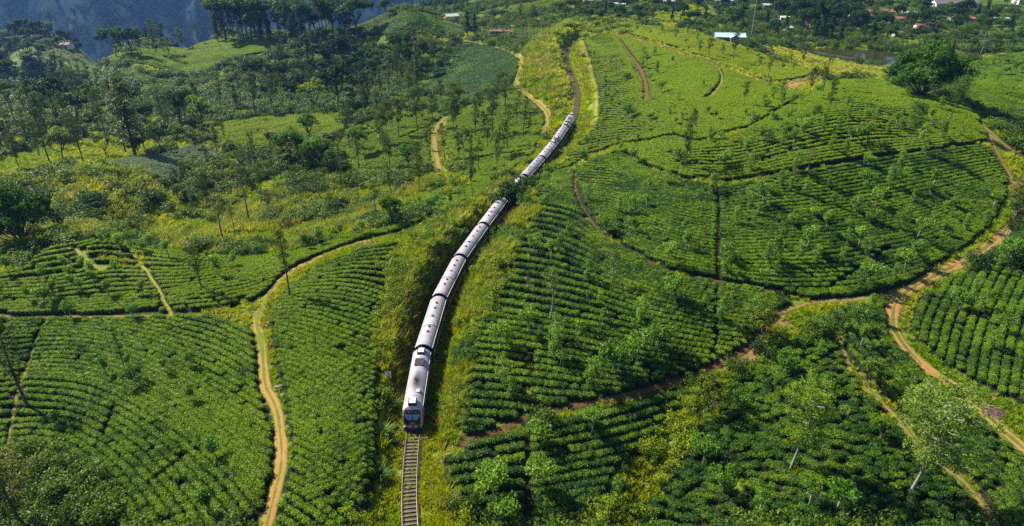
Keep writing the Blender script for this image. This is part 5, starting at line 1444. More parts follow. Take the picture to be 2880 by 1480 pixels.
# weeds between the tea rows are few: only on the ground left wild
P, u, v, r = candidates(1.08, 62)
intea = in_any(u, v, TEAP); td = trk_dist(P[:, 0], P[:, 1]); okp = off_paths(P, .9)
n1 = fbm(P[:, 0] / 7, P[:, 1] / 7, 31, 3)
cor = in_poly(u, v, CORRIDOR) & ~intea & (td > 4.6) & okp
cor &= (v > 480) | (rng.uniform(size=len(P)) < .3)
cor &= (v < 1180) | (rng.uniform(size=len(P)) < .22)
cor &= (n1 > .36)
cor |= in_poly(u, v, GRASS['gully'][0]) & (n1 > .36) & ~intea
cor |= in_poly(u, v, GRASS['valley'][0]) & (n1 > .57) & ~intea
cor |= in_poly(u, v, GRASS['mound'][0]) & ~intea & (n1 > .45)
cor |= in_poly(u, v, GRASS['scrubedge'][0]) & (n1 > .4)
cor |= in_poly(u, v, [(2140,1000),(2192,878),(2300,900),(2340,950),(2200,1000)]) & (n1 > .62) & okp
scatter('bank_shrubs', P[cor], r[cor], weed_c, 4, 'yellow green bushes on the railway banks, gully and valley', 'shrubs', .6, 1.25)
known = intea | in_poly(u, v, RIGHTHILL) | tea_here(P[:, 0], P[:, 1])
for k, (poly, gg, dd) in GRASS.items(): known |= in_poly(u, v, poly)
pond = pond_e(P[:, 0], P[:, 1]) < 1.5
wild = ~known & okp & (td > 4.5) & ~pond & (r < 640) & (n1 > np.where(u < 1250, .44, .40))
n2_ = fbm(P[:, 0] / 13, P[:, 1] / 13, 37, 3)
wild |= (in_poly(u, v, GRASS['mound'][0]) & (n1 < .40) | in_poly(u, v, GRASS['valley'][0]) & (n2_ > .66)) & ~intea & okp
wild |= in_poly(u, v, [(-60,1270),(20,1275),(120,1275),(230,1295),(300,1335),(330,1440),(340,1500),(-60,1500)])
scatter('wild_scrub', P[wild], r[wild], scrub_c, 4, 'wild green scrub under the trees and in the hollows', 'scrub', .7, 1.35, growth=.55)
# far woods: seen as one mass on the mountain slopes
g_ = np.random.default_rng(91)
n = 9000
t = g_.uniform(R(-46), R(14), n); rr_ = np.exp(g_.uniform(math.log(620), math.log(3000), n))
x_ = rr_ * np.sin(t); y_ = rr_ * np.cos(t)
dens = fbm(x_ / 160, y_ / 160, 55, 4)
ok = (dens > .42)
x_, y_, rr_ = x_[ok], y_[ok], rr_[ok]
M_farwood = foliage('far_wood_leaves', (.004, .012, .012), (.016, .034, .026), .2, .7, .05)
fw = [shrub(550 + i, M_farwood, 9, 4.5, 260, (1.6, .9)) for i in range(3)]
far_c = proto_collection('far_tree_kinds', fw)
n = len(x_)
s = g_.uniform(.8, 1.5, n) * np.clip(rr_ / 1500, .75, 1.4)
instancer('far_woodland', np.column_stack([x_, y_, ground_z(x_, y_)]), g_.integers(0, 3, n), np.column_stack([np.zeros((n, 2)), g_.uniform(0, 6.28, n)]), np.column_stack([s, s, s * g_.uniform(.8, 1.3, n)]), far_c, 'far woods on the hazy blue mountain slopes', 'woodland')
# ------------------------------------------------------------------ the train
def roof_paint():
    m, nt, out = new_mat('silver_lilac_roof_paint')
    b = nd(nt, 'ShaderNodeBsdfPrincipled'); b.inputs['Roughness'].default_value = .48; b.inputs['Metallic'].default_value = .15
    tc = nt.nodes.new('ShaderNodeTexCoord').outputs['Object']
    oi = nt.nodes.new('ShaderNodeObjectInfo')
    base = mix(nt, oi.outputs['Random'], (.31, .285, .345), (.43, .41, .455))
    f = noise(nt, 1.2, tc, 6.0, .7)
    mpn = nt.nodes.new('ShaderNodeMapping'); mpn.inputs['Scale'].default_value = (.22, 2.6, 1.0); nt.links.new(tc, mpn.inputs[0])
    st = noise(nt, 1.0, mpn.outputs[0], 5.0, .65)                       # rain streaks and grime
    c = mix(nt, mth(nt, 'MULTIPLY', ramp(nt, f, .42, .75), .65), base, (.15, .105, .12))
    c = mix(nt, mth(nt, 'MULTIPLY', ramp(nt, st, .52, .72), .55), c, (.11, .085, .10))
    sp = noise(nt, 9.0, tc, 2.0)
    c = mix(nt, mth(nt, 'MULTIPLY', ramp(nt, sp, .62, .75), .35), c, (.25, .22, .24))
    mp = nt.nodes.new('ShaderNodeSeparateXYZ'); nt.links.new(tc, mp.inputs[0])
    w = nt.nodes.new('ShaderNodeMath'); w.operation = 'FRACT'; nt.links.new(mth(nt, 'MULTIPLY', mp.outputs[0], .62), w.inputs[0])
    seam = mth(nt, 'LESS_THAN', w.outputs[0], .035)
    c = mix(nt, mth(nt, 'MULTIPLY', seam, .35), c, (.28, .26, .30))
    nt.links.new(c, b.inputs['Base Color']); nt.links.new(b.outputs[0], out.inputs[0])
    return m

def soot_roof():
    m, nt, out = new_mat('sooty_silver_roof')
    b = nd(nt, 'ShaderNodeBsdfPrincipled'); b.inputs['Roughness'].default_value = .5; b.inputs['Metallic'].default_value = .1
    tc = nt.nodes.new('ShaderNodeTexCoord').outputs['Object']
    f = noise(nt, 1.4, tc, 6.0, .7)
    c = mix(nt, ramp(nt, f, .35, .7), (.27, .25, .31), (.36, .35, .41))
    sep = nt.nodes.new('ShaderNodeSeparateXYZ'); nt.links.new(tc, sep.inputs[0])
    # exhaust stain: around the stack and trailing along the roof
    dx = mth(nt, 'ABSOLUTE', mth(nt, 'SUBTRACT', sep.outputs[0], .75)); dy = mth(nt, 'ABSOLUTE', sep.outputs[1])
    k = mth(nt, 'SQRT', mth(nt, 'ADD', mth(nt, 'POWER', mth(nt, 'MULTIPLY', dx, .42), 2.0), mth(nt, 'POWER', mth(nt, 'MULTIPLY', dy, 1.15), 2.0)))
    k = mth(nt, 'SUBTRACT', mth(nt, 'ADD', 1.25, mth(nt, 'MULTIPLY', f, .9)), k)
    c = mix(nt, mth(nt, 'MULTIPLY', ramp(nt, k, .45, 1.35), .97), c, (.030, .018, .024))
    nt.links.new(c, b.inputs['Base Color']); nt.links.new(b.outputs[0], out.inputs[0])
    return m

M_roof = roof_paint(); M_sroof = soot_roof()
M_navy = paint('navy_paint', (.012, .018, .075), .4, 0, .2, 2)
M_blue = paint('blue_side_paint', (.045, .085, .17), .38, 0, .2, 2)
M_cream = paint('cream_gutter_paint', (.46, .43, .36), .5, 0, .15, 2)
M_red = paint('red_stripe_paint', (.42, .045, .030), .4, 0, .2, 2)
M_silver = paint('silver_body_paint', (.45, .44, .48), .35, .2, .1, 2)
M_black = paint('black_mask_paint', (.018, .02, .028), .3, 0, .2, 3)
M_under = paint('grimy_underframe', (.025, .022, .022), .85, 0, .3, 4)
M_glass = paint('dark_window_glass', (.02, .025, .035), .08, 0, .1, 1)
m, nt, out = new_mat('windscreen_glass')
b = nd(nt, 'ShaderNodeBsdfPrincipled'); b.inputs['Base Color'].default_value = (.16, .30, .48, 1); b.inputs['Roughness'].default_value = .08
nt.links.new(b.outputs[0], out.inputs[0]); M_screen = m
M_white = paint('white_casing_paint', (.6, .6, .6), .45, 0, .08, 4)
M_lamp = paint('red_lamp_lens', (.7, .06, .09), .15)
M_vent = paint('dark_vent_iron', (.03, .028, .035), .6)

HW = 1.30
def arc_roof(hw=HW, ze=3.12, zt=3.86, n=11):
    ys = np.linspace(-hw, hw, n)
    return [(y_, ze + (zt - ze) * (1 - abs(y_ / hw) ** 2.3)) for y_ in ys]

def roof_z(y_, ze=3.12, zt=3.86): return ze + (zt - ze) * (1 - abs(y_ / HW) ** 2.3)

def curved_sheet(x0, x1, y0, y1, lift, thick=.05, n=7):
    """plate that follows the roof curve"""
    mb = MB(); ys = np.linspace(y0, y1, n)
    prof = [(q, roof_z(q) + lift) for q in ys] + [(q, roof_z(q) + lift - thick) for q in ys[::-1]]
    mb.prism(prof, x0, x1)
    return mb

# shared meshes
CL = 14.75
ME = {}
def cache(k, f):
    if k not in ME: ME[k] = f()
    return ME[k]

def part(name, me, parent, loc=(0, 0, 0), rot=(0, 0, 0), scale=(1, 1, 1)):
    o = link(bpy.data.objects.new(name, me), parent); o.location = loc; o.rotation_euler = rot; o.scale = scale
    return o

def bogie(parent, x_):
    def f():
        mb = MB()
        for s in (-1, 1):
            mb.box((0, s * .95, .52), (2.6, .12, .28)); mb.box((0, s * .95, .75), (.7, .2, .22))
        mb.box((0, 0, .6), (.4, 2.0, .25))
        return mb.mesh('bogie', M_under)
    bo = part('bogie', cache('bogie', f), parent, (x_, 0, 0))
    def w():
        mb = MB()
        for s in (-1, 1): mb.cyl((0, s * .74, 0), (0, s * .88, 0), .42, n=16)
        mb.cyl((0, -.74, 0), (0, .74, 0), .07, n=6)
        return mb.mesh('wheelset', M_under)
    for q in (-.95, .95): part('wheelset', cache('wheel', w), bo, (q, 0, .68))

def coach(i, s_mid, label, ac=False, plate=True):
    x_, y_, tx_, ty_ = trk(s_mid)
    xa, ya, *_ = trk(s_mid - 5); xb, yb, *_ = trk(s_mid + 5)
    # x axis of the car points towards the front of the train
    e = empty('railway_coach', ((xa + xb) / 2, (ya + yb) / 2, 0), math.atan2(ya - yb, xa - xb))
    tag(e, label, 'railway coach', 'coaches of the train')
    L = CL / 2
    part('body', cache('cbody', lambda: MB().prism([(-HW + .02, .98), (HW - .02, .98), (HW - .02, 3.14), (-HW + .02, 3.14)], -L, L).mesh('body', M_blue)), e)
    rf = part('roof', cache('croof', lambda: MB().prism(arc_roof() + [(HW, 3.06), (-HW, 3.06)], -L, L).mesh('roof', M_roof)), e)
    for s in (-1, 1):
        part('gutter', cache('gut%d' % s, lambda: MB().box((0, s * (HW + .012), 3.10), (CL - .1, .07, .13)).mesh('gutter', M_cream)), rf)
        part('red_stripe', cache('rst%d' % s, lambda: MB().box((0, s * (HW - .012), 1.42), (CL - .5, .03, .24)).mesh('red_stripe', M_red)), e)
        part('cream_stripe', cache('cst%d' % s, lambda: MB().box((0, s * (HW - .005), 1.10), (CL - .2, .04, .16)).mesh('cream_stripe', M_cream)), e)
        for k in range(9):
            wdw = part('window', cache('win', lambda: MB().box((0, 0, 0), (1.0, .03, .78)).mesh('window', M_glass)), e, (-L + 1.9 + k * 1.41, s * (HW - .012), 2.28))
        for k in (-1, 1):
            part('door', cache('door', lambda: MB().box((0, 0, 0), (.72, .04, 1.85)).mesh('door', M_navy)), e, (k * (L - .62), s * (HW - .01), 2.02))
    for k in (-1, 1):
        def f():
            mb = MB(); mb.prism([(q * .985, z * .992) for q, z in arc_roof()] + [(HW * .985, .9), (-HW * .985, .9)], L - .02, L + .10)
            return mb.mesh('end_wall', M_navy)
        part('end_wall', cache('endw', f), e, rot=(0, 0, 0 if k > 0 else math.pi))
        def g2():
            mb = MB(); mb.box((L + .27, 0, 2.1), (.32, 1.1, 2.1))
            for q in range(3): mb.box((L + .16, 0, 3.28 + .11 * q), (.05, 1.25, .03))
            return mb.mesh('gangway', M_black)
        part('gangway', cache('gang', g2), e, rot=(0, 0, 0 if k > 0 else math.pi))
    vents = [-5.2, -3.4, 2.2, 4.0, -.7]
    for q in vents:
        def f():
            mb = MB(); mb.cyl((0, 0, -.05), (0, 0, .10), .14, n=10); mb.cyl((0, 0, .10), (0, 0, .19), .24, .12, 10)
            return mb.mesh('roof_vent', M_vent)
        part('roof_vent', cache('vent', f), rf, (q + .2 * math.sin(i * 5 + q), .05, 3.86), scale=(1, 1, 1))
    if plate:
        part('roof_plate', cache('plate', lambda: curved_sheet(-.1, 2.2, -1.0, 1.0, .06).mesh('roof_plate', M_roof)), rf, (-.75 if i % 2 else -.4, 0, 0))
        part('plate_seam', cache('seam', lambda: curved_sheet(2.2, 2.27, -1.02, 1.02, .062, .05).mesh('plate_seam', M_vent)), rf, (-.75 if i % 2 else -.4, 0, 0))
        part('plate_seam', cache('seam2', lambda: curved_sheet(-.17, -.1, -1.02, 1.02, .062, .05).mesh('plate_seam', M_vent)), rf, (-.75 if i % 2 else -.4, 0, 0))
    if ac:
        xs = (L - 1.5) * ac
        cs = part('cooling_unit', cache('acu', lambda: MB().box((0, 0, 3.98), (1.9, 1.3, .34), 0, .86).mesh('cooling_unit', M_vent)), rf, (xs, 0, 0))
        part('cooling_cover', cache('acc', lambda: MB().box((0, 0, 4.19), (.7, .9, .07)).box((.85, .1, 4.16), (.35, 1.2, .05)).mesh('cooling_cover', M_white)), rf, (xs, 0, 0))
    part('underframe', cache('under', lambda: MB().box((0, 0, .82), (CL - .6, 1.9, .26)).box((1.4, .1, .55), (2.2, 1.6, .4)).box((-1.9, -.2, .55), (1.5, 1.4, .4)).mesh('underframe', M_under)), e)
    bogie(e, -5.2); bogie(e, 5.2)
    return e

PL = 14.4
def power_car(s_front, heading, label):
    """heading +1: nose towards the front of the train, -1: nose at its tail"""
    s_mid = s_front + PL / 2
    xa, ya, *_ = trk(s_mid - 4.6); xb, yb, *_ = trk(s_mid + 4.6)
    ang = math.atan2(ya - yb, xa - xb) + (0 if heading > 0 else math.pi)
    e = empty('power_car', ((xa + xb) / 2, (ya + yb) / 2, 0), ang)
    tag(e, label, 'power car')
    L = PL / 2
    def nose(y_, z_, off=0.0):
        sl = .06 * max(0, z_ - .9) + .55 * max(0, (z_ - 2.15) / 1.3) ** 1.3
        return L - sl - .16 * abs(y_ / HW) ** 3 + off
    def zedge(y_): return roof_z(y_, 3.02, 3.72)
    # body shell with sloping, rounded nose
    ys = np.linspace(-HW, HW, 15)
    def shell():
        mb = MB()
        prof = arc_roof(HW - .015, 3.0, 3.70, 15) + [(HW - .015, .95), (-HW + .015, .95)]
        V0 = [(-L, q, z) for q, z in prof]
        V1 = [(min(nose(q, z), L) , q, z) for q, z in prof]
        n = len(prof)
        mb._add(V0 + V1, [(i, (i + 1) % n, n + (i + 1) % n, n + i) for i in range(n)] + [tuple(range(n - 1, -1, -1))])
        zs = [0, .12, .25, .4, .55, .7, .85, 1.0]
        grid = []
        for f in zs:
            grid.append([(nose(q, .95 + (zedge(q) - .03 - .95) * f), q * (1 if f else .99), .95 + (zedge(q) - .035 - .95) * f) for q in ys])
        ps = [p for r_ in grid for p in r_]; k = len(ys)
        mb._add(ps, [(a * k + b_, a * k + b_ + 1, (a + 1) * k + b_ + 1, (a + 1) * k + b_) for a in range(len(zs) - 1) for b_ in range(k - 1)])
        return mb.mesh('body', M_silver, False)
    part('body', cache('pbody', shell), e)
    def rf_():
        mb = MB()
        q7 = np.linspace(-HW, HW, 15)
        a = [(-L + .02, q, roof_z(q, 3.04, 3.74)) for q in q7]
        bq = [(nose(q, roof_z(q, 3.04, 3.74)) - .05, q, roof_z(q, 3.04, 3.74)) for q in q7]
        n = len(a)
        low = [(x__, y__, z__ - .10) for x__, y__, z__ in a + bq]
        mb._add(a + bq + low, [(i, n + i, n + i + 1, i + 1) for i in range(n - 1)] + [(0, i, i + 1) for i in ()] +
                [(2 * n, 3 * n, n, 0), (n - 1, 2 * n - 1, 4 * n - 1, 3 * n - 1)] + [(n + i, 3 * n + i, 3 * n + i + 1, n + i + 1) for i in range(n - 1)] + [(i, i + 1, 2 * n + i + 1, 2 * n + i) for i in range(n - 1)])
        return mb.mesh('roof', M_sroof, False)
    rf = part('roof', cache('proof', rf_), e)
    for s in (-1, 1):
        part('gutter', cache('pg%d' % s, lambda: MB().box((-.4, s * (HW + .015), 3.03), (PL - .9, .06, .09)).mesh('gutter', M_cream)), rf)
        part('dark_side_band', cache('pb%d' % s, lambda: MB().box((-.3, s * (HW - .01), 2.2), (PL - .9, .03, 1.2)).mesh('dark_side_band', M_blue)), e)
        part('red_stripe', cache('pr%d' % s, lambda: MB().box((-.3, s * (HW - .008), 1.36), (PL - .9, .03, .18)).mesh('red_stripe', M_red)), e)
        part('cab_door', cache('pd', lambda: MB().box((0, 0, 0), (.7, .04, 1.9)).mesh('cab_door', M_silver)), e, (L - 1.75, s * (HW - .004), 2.0))
        part('cab_window', cache('pw', lambda: MB().box((0, 0, 0), (.8, .03, .6)).mesh('cab_window', M_glass)), e, (L - 2.7, s * (HW + .002), 2.4))
        for k in range(4):
            part('side_grille', cache('psg', lambda: MB().box((0, 0, 0), (1.2, .03, .7)).mesh('side_grille', M_vent)), e, (-3.8 + k * 1.7, s * (HW + .003), 2.35))
    # front panels follow the nose surface
    def patch(poly_fn, mat, nm, off, nu=9, nv=6):
        mb = MB(); ps = []
        for a in np.linspace(0, 1, nv):
            y0, y1, z_ = poly_fn(a)
            for b_ in np.linspace(0, 1, nu):
                q = y0 + (y1 - y0) * b_
                ps.append((nose(q, z_, off), q, z_))
        mb._add(ps, [(a * nu + b_, a * nu + b_ + 1, (a + 1) * nu + b_ + 1, (a + 1) * nu + b_) for a in range(nv - 1) for b_ in range(nu - 1)])
        return part(nm, cache(nm + str(off) + str(poly_fn(0)), lambda: mb.mesh(nm, mat)), e)
    def rr(hw, z0, z1, rad=.22):
        def f(a):
            z_ = z0 + (z1 - z0) * a
            d = min(z_ - z0, z1 - z_); c = 0 if d >= rad else rad - math.sqrt(max(0, rad * rad - (rad - d) ** 2))
            return -hw + c, hw - c, z_
        return f
    patch(rr(1.16, 1.12, 3.28, .3), M_red, 'red_surround', .012, 9, 12)
    mk = patch(rr(1.04, 1.24, 3.26, .22), M_black, 'black_mask', .024, 9, 12)
    for s in (-1, 1):
        def g3(a, s=s):
            z_ = 1.98 + .72 * a
            inn, outr = .05, .62 + .32 * min(1, a * 1.9)
            return (s * inn, s * outr, z_) if s > 0 else (s * outr, s * inn, z_)
        patch(g3, M_screen, 'windscreen_pane', .04, 5, 6)
        lam = MB().cyl((0, 0, 0), (.06, 0, 0), .085, n=12).mesh('headlamp', M_black)
        part('headlamp', lam, e, (nose(s * .70, 2.98, .0), s * .70, 2.98))
        part('marker_lamp', MB().cyl((0, 0, 0), (.06, 0, 0), .06, n=10).mesh('marker_lamp', M_lamp), e, (nose(s * .46, 2.98), s * .46, 2.98))
        bf = part('buffer', cache('buf', lambda: MB().cyl((0, 0, 0), (.42, 0, 0), .09, n=10).cyl((.42, 0, 0), (.48, 0, 0), .22, n=14).mesh('buffer', M_under)), e, (L - .1, s * .86, .98))
    part('emblem', MB().cyl((0, 0, 0), (.035, 0, 0), .2, n=16).mesh('emblem', M_navy), e, (nose(0, 2.97), 0, 2.97), scale=(1, 1.15, .75))
    if heading > 0:
        cu = bpy.data.curves.new('number', 'FONT'); cu.body = '882'; cu.size = .36; cu.align_x = 'CENTER'; cu.extrude = .004
        to = bpy.data.objects.new('number', cu); COL.objects.link(to)
        bpy.context.view_layer.update()
        me = bpy.data.meshes.new_from_object(to.evaluated_get(bpy.context.evaluated_depsgraph_get()))
        bpy.data.objects.remove(to); me.materials.clear(); me.materials.append(M_white)
        part('number', me, e, (nose(0, 1.45, .05), 0, 1.34), (R(90), 0, R(90)))
    part('nose_apron', cache('apron', lambda: MB().box((L - .12, 0, .86), (.5, 2.5, .2)).mesh('nose_apron', M_silver)), e)
    part('cow_catcher', cache('cow', lambda: MB().prism([(-1.1, .30), (1.1, .30), (1.25, .78), (-1.25, .78)], L - .3, L + .22).mesh('cow_catcher', M_navy)), e)
    part('coupler', cache('coup', lambda: MB().box((L + .25, 0, .9), (.6, .2, .22)).mesh('coupler', M_under)), e)
    # roof gear
    zt = 3.74
    ac = part('cooling_unit', cache('pac', lambda: MB().box((0, 0, zt + .13), (1.25, 1.12, .34)).mesh('cooling_unit', M_black)), rf, (L - 1.55, 0, 0))
    part('cooling_cover', cache('pacc', lambda: MB().box((0, 0, zt + .33), (1.1, .82, .08)).box((-.5, 0, zt + .4), (.2, .18, .1)).mesh('cooling_cover', M_white)), rf, (L - 1.55, 0, 0))
    ac2 = part('cooling_unit', cache('pac', None), rf, (-L + .95, 0, 0)); part('cooling_cover', cache('pacc', None), rf, (-L + .95, 0, 0))
    def gr():
        mb = MB(); mb.box((0, 0, zt + .05), (1.7, 1.35, .16))
        return mb.mesh('radiator_grille', M_vent)
    g4 = part('radiator_grille', cache('rg', gr), rf, (-L + 3.6, 0, 0))
    def bars():
        mb = MB()
        for q in range(10): mb.box((0, -.62 + q * .138, zt + .145), (1.66, .05, .03))
        return mb.mesh('grille_bars', M_under)
    part('grille_bars', cache('gb', bars), rf, (-L + 3.6, 0, 0))
    def ex():
        mb = MB(); mb.cyl((0, -.12, zt - .05), (0, -.12, zt + .14), .17, n=12); mb.cyl((.42, .02, zt - .05), (.42, .02, zt + .12), .15, n=12)
        return mb.mesh('exhaust_stack', M_black)
    part('exhaust_stack', cache('ex', ex), rf, (.55, 0, 0))
    part('roof_hatch', cache('rh', lambda: MB().box((0, 0, zt - .02), (.75, .55, .12)).mesh('roof_hatch', M_roof)), rf, (L - 4.1, .42, 0))
    for q in (L - 3.0, L - 5.4, -1.2, -L + 5.0):
        part('roof_seam', cache('rs', lambda: MB().prism([(w_, roof_z(w_, 3.04, 3.74) + .012) for w_ in np.linspace(-1.1, 1.1, 9)] + [(w_, roof_z(w_, 3.04, 3.74) - .03) for w_ in np.linspace(1.1, -1.1, 9)], -.02, .02).mesh('roof_seam', M_vent)), rf, (q, 0, 0))
    part('end_wall', cache('pend', lambda: MB().box((-L - .04, 0, 2.1), (.1, 2.4, 2.3)).mesh('end_wall', M_navy)), e)
    part('underframe', cache('pund', lambda: MB().box((0, 0, .82), (PL - .8, 1.9, .24)).box((0, 0, .55), (4.0, 1.8, .42)).mesh('underframe', M_under)), e)
    bogie(e, -4.6); bogie(e, 4.6)
    return e

S0 = FRONT_S
power_car(S0, 1, 'leading silver and red power car with black windscreen mask, nearest end of train')
NTH = ['first', 'second', 'third', 'fourth', 'fifth', 'sixth', 'seventh', 'eighth']
ps = S0 + PL + .95
EXTRA = {4: 'half hidden by trees', 5: 'beyond the bushy trees', 6: 'with dark cooling unit at its far end', 7: 'with dark cooling unit, next to the rear power car'}
for i in range(8):
    lab = 'blue coach with pale lilac roof, %s behind the leading power car' % NTH[i]
    if i in EXTRA: lab += ', ' + EXTRA[i] if i != 7 else ', last coach'
    if i == 6: lab = 'blue coach with pale roof, seventh behind the leading power car'
    coach(i, ps + 15.79 * i + CL / 2, lab, {6: -1, 7: 1}.get(i, False), i not in (7,))
power_car(ps + 15.79 * 8 + .05, -1, 'rear power car with dark roof grille, farthest end of train')
# ------------------------------------------------------------------ houses
M_tin = paint('pale_tin_roof', (.55, .54, .56), .45, .2, .2, 1.2, .5, (.30, .22, .18))
M_rust = paint('rusty_tin_roof', (.26, .10, .085), .6, 0, .25, 1.2, .4, (.16, .09, .08))
M_pinkroof = paint('faded_red_roof', (.46, .20, .21), .6, 0, .15, 1.0, .4, (.55, .42, .42))
M_turq = paint('turquoise_roof_paint', (.42, .60, .66), .35, 0, .15, 1.0)  # turquoise whitened, sun glare put into the base colour
M_brownroof = paint('long_brown_roof', (.13, .11, .12), .7, 0, .2, .6)
M_orange = paint('orange_wall_plaster', (.46, .20, .09), .85, 0, .15, 1.0)
M_wwall = paint('whitewashed_wall', (.66, .63, .60), .85, 0, .1, 1.0, .3, (.4, .35, .3))
M_mauve = paint('mauve_wall_plaster', (.26, .17, .20), .85, 0, .15, 1.0)
M_bluewall = paint('sky_blue_wall', (.10, .30, .52), .8, 0, .15, 1.0)
M_aqua = paint('aqua_wall', (.12, .42, .45), .8, 0, .15, 1.0)
M_dark = paint('dark_opening', (.02, .018, .018), .5)
M_wood = paint('weathered_wood', (.16, .11, .08), .9, 0, .3, 3)
M_conc = paint('grey_concrete', (.36, .35, .34), .9, 0, .2, 2)

def house(u, v, w, d, hw_, rise, rz, wall, roof, label, name='house', wing=False, flat=False):
    p = drop([u], [v])[0]
    e = empty(name, (p[0], p[1], p[2] - .3), rz)
    tag(e, label, 'house', None)
    MB().box((0, 0, hw_ / 2), (w, d, hw_)).build('wall', wall, e)
    ov = .45
    mb = MB()
    if flat:
        y0, y1 = -d / 2 - ov, d / 2 + ov
        prof = [(y0, hw_ + .02), (y1, hw_ + rise), (y1, hw_ + rise + .12), (y0, hw_ + .14)]
    else:
        prof = [(-d / 2 - ov, hw_ - .12), (0, hw_ + rise), (d / 2 + ov, hw_ - .12), (d / 2 + ov, hw_ + .02), (0, hw_ + rise + .15), (-d / 2 - ov, hw_ + .02)]
    mb.prism(prof, -w / 2 - ov, w / 2 + ov)
    rf = mb.build('roof', roof, e)
    if not flat:
        for s in (-1, 1):
            MB()._add([(s * (w / 2 - .03), -d / 2, hw_ - .02), (s * (w / 2 - .03), d / 2, hw_ - .02), (s * (w / 2 - .03), 0, hw_ + rise - .12)], [(0, 1, 2) if s > 0 else (2, 1, 0)]).build('gable', wall, e)
        MB().box((0, 0, hw_ + rise + .17), (w + .9, .3, .08)).build('ridge_cap', roof, rf)
    n = max(2, int(w / 3.2))
    for k in range(n):
        x_ = -w / 2 + (k + .5) * w / n
        if k == n // 2:
            dr = MB().box((x_, -d / 2 - .02, 1.15), (1.0, .08, 2.1)).build('door', M_wood, e)
        else:
            wi = MB().box((x_, -d / 2 - .02, hw_ * .55), (1.2, .07, 1.1)).build('window', M_dark, e)
            MB().box((x_, -d / 2 - .06, hw_ * .55 - .62), (1.4, .14, .08)).build('sill', M_conc, wi)
    if wing:
        wx = w * .12
        MB().box((wx, -d / 2 - 1.6, hw_ / 2), (4.0, 3.2, hw_ - .1)).build('porch_wall', wall, e)
        m2 = MB()
        ps_ = [(wx - 2.6, hw_ - .15), (wx, hw_ + rise * .75), (wx + 2.6, hw_ - .15)]
        for (xa, za), (xb, zb) in zip(ps_[:-1], ps_[1:]):
            m2._add([(xa, -d / 2 - 3.7, za), (xb, -d / 2 - 3.7, zb), (xb, 0, zb), (xa, 0, za), (xa, -d / 2 - 3.7, za + .14), (xb, -d / 2 - 3.7, zb + .14), (xb, 0, zb + .14), (xa, 0, za + .14)],
                    [(3, 2, 1, 0), (4, 5, 6, 7), (0, 1, 5, 4), (2, 3, 7, 6)])
        m2.build('porch_roof', roof, e)
        MB().box((wx + 2.2, -d / 2 - 3.5, hw_ / 2), (.3, .3, hw_ - .2)).build('porch_pillar', M_wwall, e)
        MB().box((wx - 2.2, -d / 2 - 3.5, hw_ / 2), (.3, .3, hw_ - .2)).build('porch_pillar', M_wwall, e)
    return e

house(2050, 119, 15, 6.5, 3.4, 1.7, R(-6), M_mauve, M_turq, 'house with turquoise roof and mauve walls beside the far tea field', wing=True)
house(1269, 58, 9, 7, 3.6, 1.5, R(28), M_orange, M_tin, 'small orange walled house with pale tin roof by the far dome')
house(1668, 14, 14, 8, 4, 1.8, R(10), M_wwall, M_tin, 'white building with pale tin roof above the lane, leftmost')
house(1728, 12, 20, 9, 4.2, 2.2, R(-4), M_mauve, M_pinkroof, 'large building with faded red roof above the pale lane')
house(1738, 21, 10, 4, 2.6, .7, R(-4), M_bluewall, M_tin, 'low lean-to with white roof below the faded red roof', flat=True)
house(1880, 14, 9, 6, 3, 1.2, R(8), M_mauve, M_tin, 'small house with pale roof above the grassy terraces')
house(2035, 12, 12, 6, 3.2, 1.2, R(-8), M_wwall, M_tin, 'white walled house half hidden in trees, top right centre')
house(2160, 24, 9, 5, 3, 1.0, R(5), M_bluewall, M_tin, 'little blue walled house under dark trees at the top')
house(2206, 58, 6, 4, 2.6, .8, R(-12), M_wwall, M_tin, 'tiny shed with pale roof in the dark wood')
house(2215, 92, 4, 4, 3.6, .8, R(20), M_wwall, M_tin, 'narrow white hut above the pond')
house(2450, 44, 30, 7, 3.2, 1.6, R(-4), M_wwall, M_rust, 'long terrace with rusty red roof and white walls, upper row')
house(2432, 54, 22, 5, 2.8, 1.0, R(-5), M_wwall, M_rust, 'long low terrace with rusty red roof, lower row')
house(2530, 62, 12, 5, 2.8, 1.0, R(-8), M_bluewall, M_rust, 'red roofed cottage with sky blue wall')
house(2552, 46, 10, 5, 2.8, 1.0, R(4), M_wwall, M_tin, 'cottage with bright white roof in the village middle')
house(2600, 84, 12, 6, 2.8, 1.1, R(-10), M_wwall, M_rust, 'rusty roofed cottage below the pale green tree')
house(2522, 102, 5, 4, 2.6, .8, R(0), M_wwall, M_rust, 'tiny white hut near the pond bank')
house(2680, 26, 30, 10, 4.5, 2.4, R(-3), M_wwall, M_brownroof, 'very long building with dark grey brown roof')
house(2700, 64, 16, 6, 3.2, 1.0, R(-5), M_aqua, M_rust, 'aqua walled house at the right of the village')
house(2812, 64, 9, 5, 2.8, .8, R(-4), M_wwall, M_turq, 'small house with pale blue roof at the far right')
house(2625, 3, 14, 7, 4, 1.6, R(5), M_bluewall, M_turq, 'blue roofed building at the top edge')
house(2870, 10, 10, 7, 3.4, 1.4, R(10), M_wwall, M_tin, 'pale roofed house at the top right corner')
house(190, 136, 11, 7, 4, 1.8, R(-25), M_wwall, M_pinkroof, 'reddish roofed house among trees, far left')
house(2050 - 640, 93, 14, 4, 1.7, .5, R(-3), M_orange, M_rust, 'low rust red shed behind the far gum row')

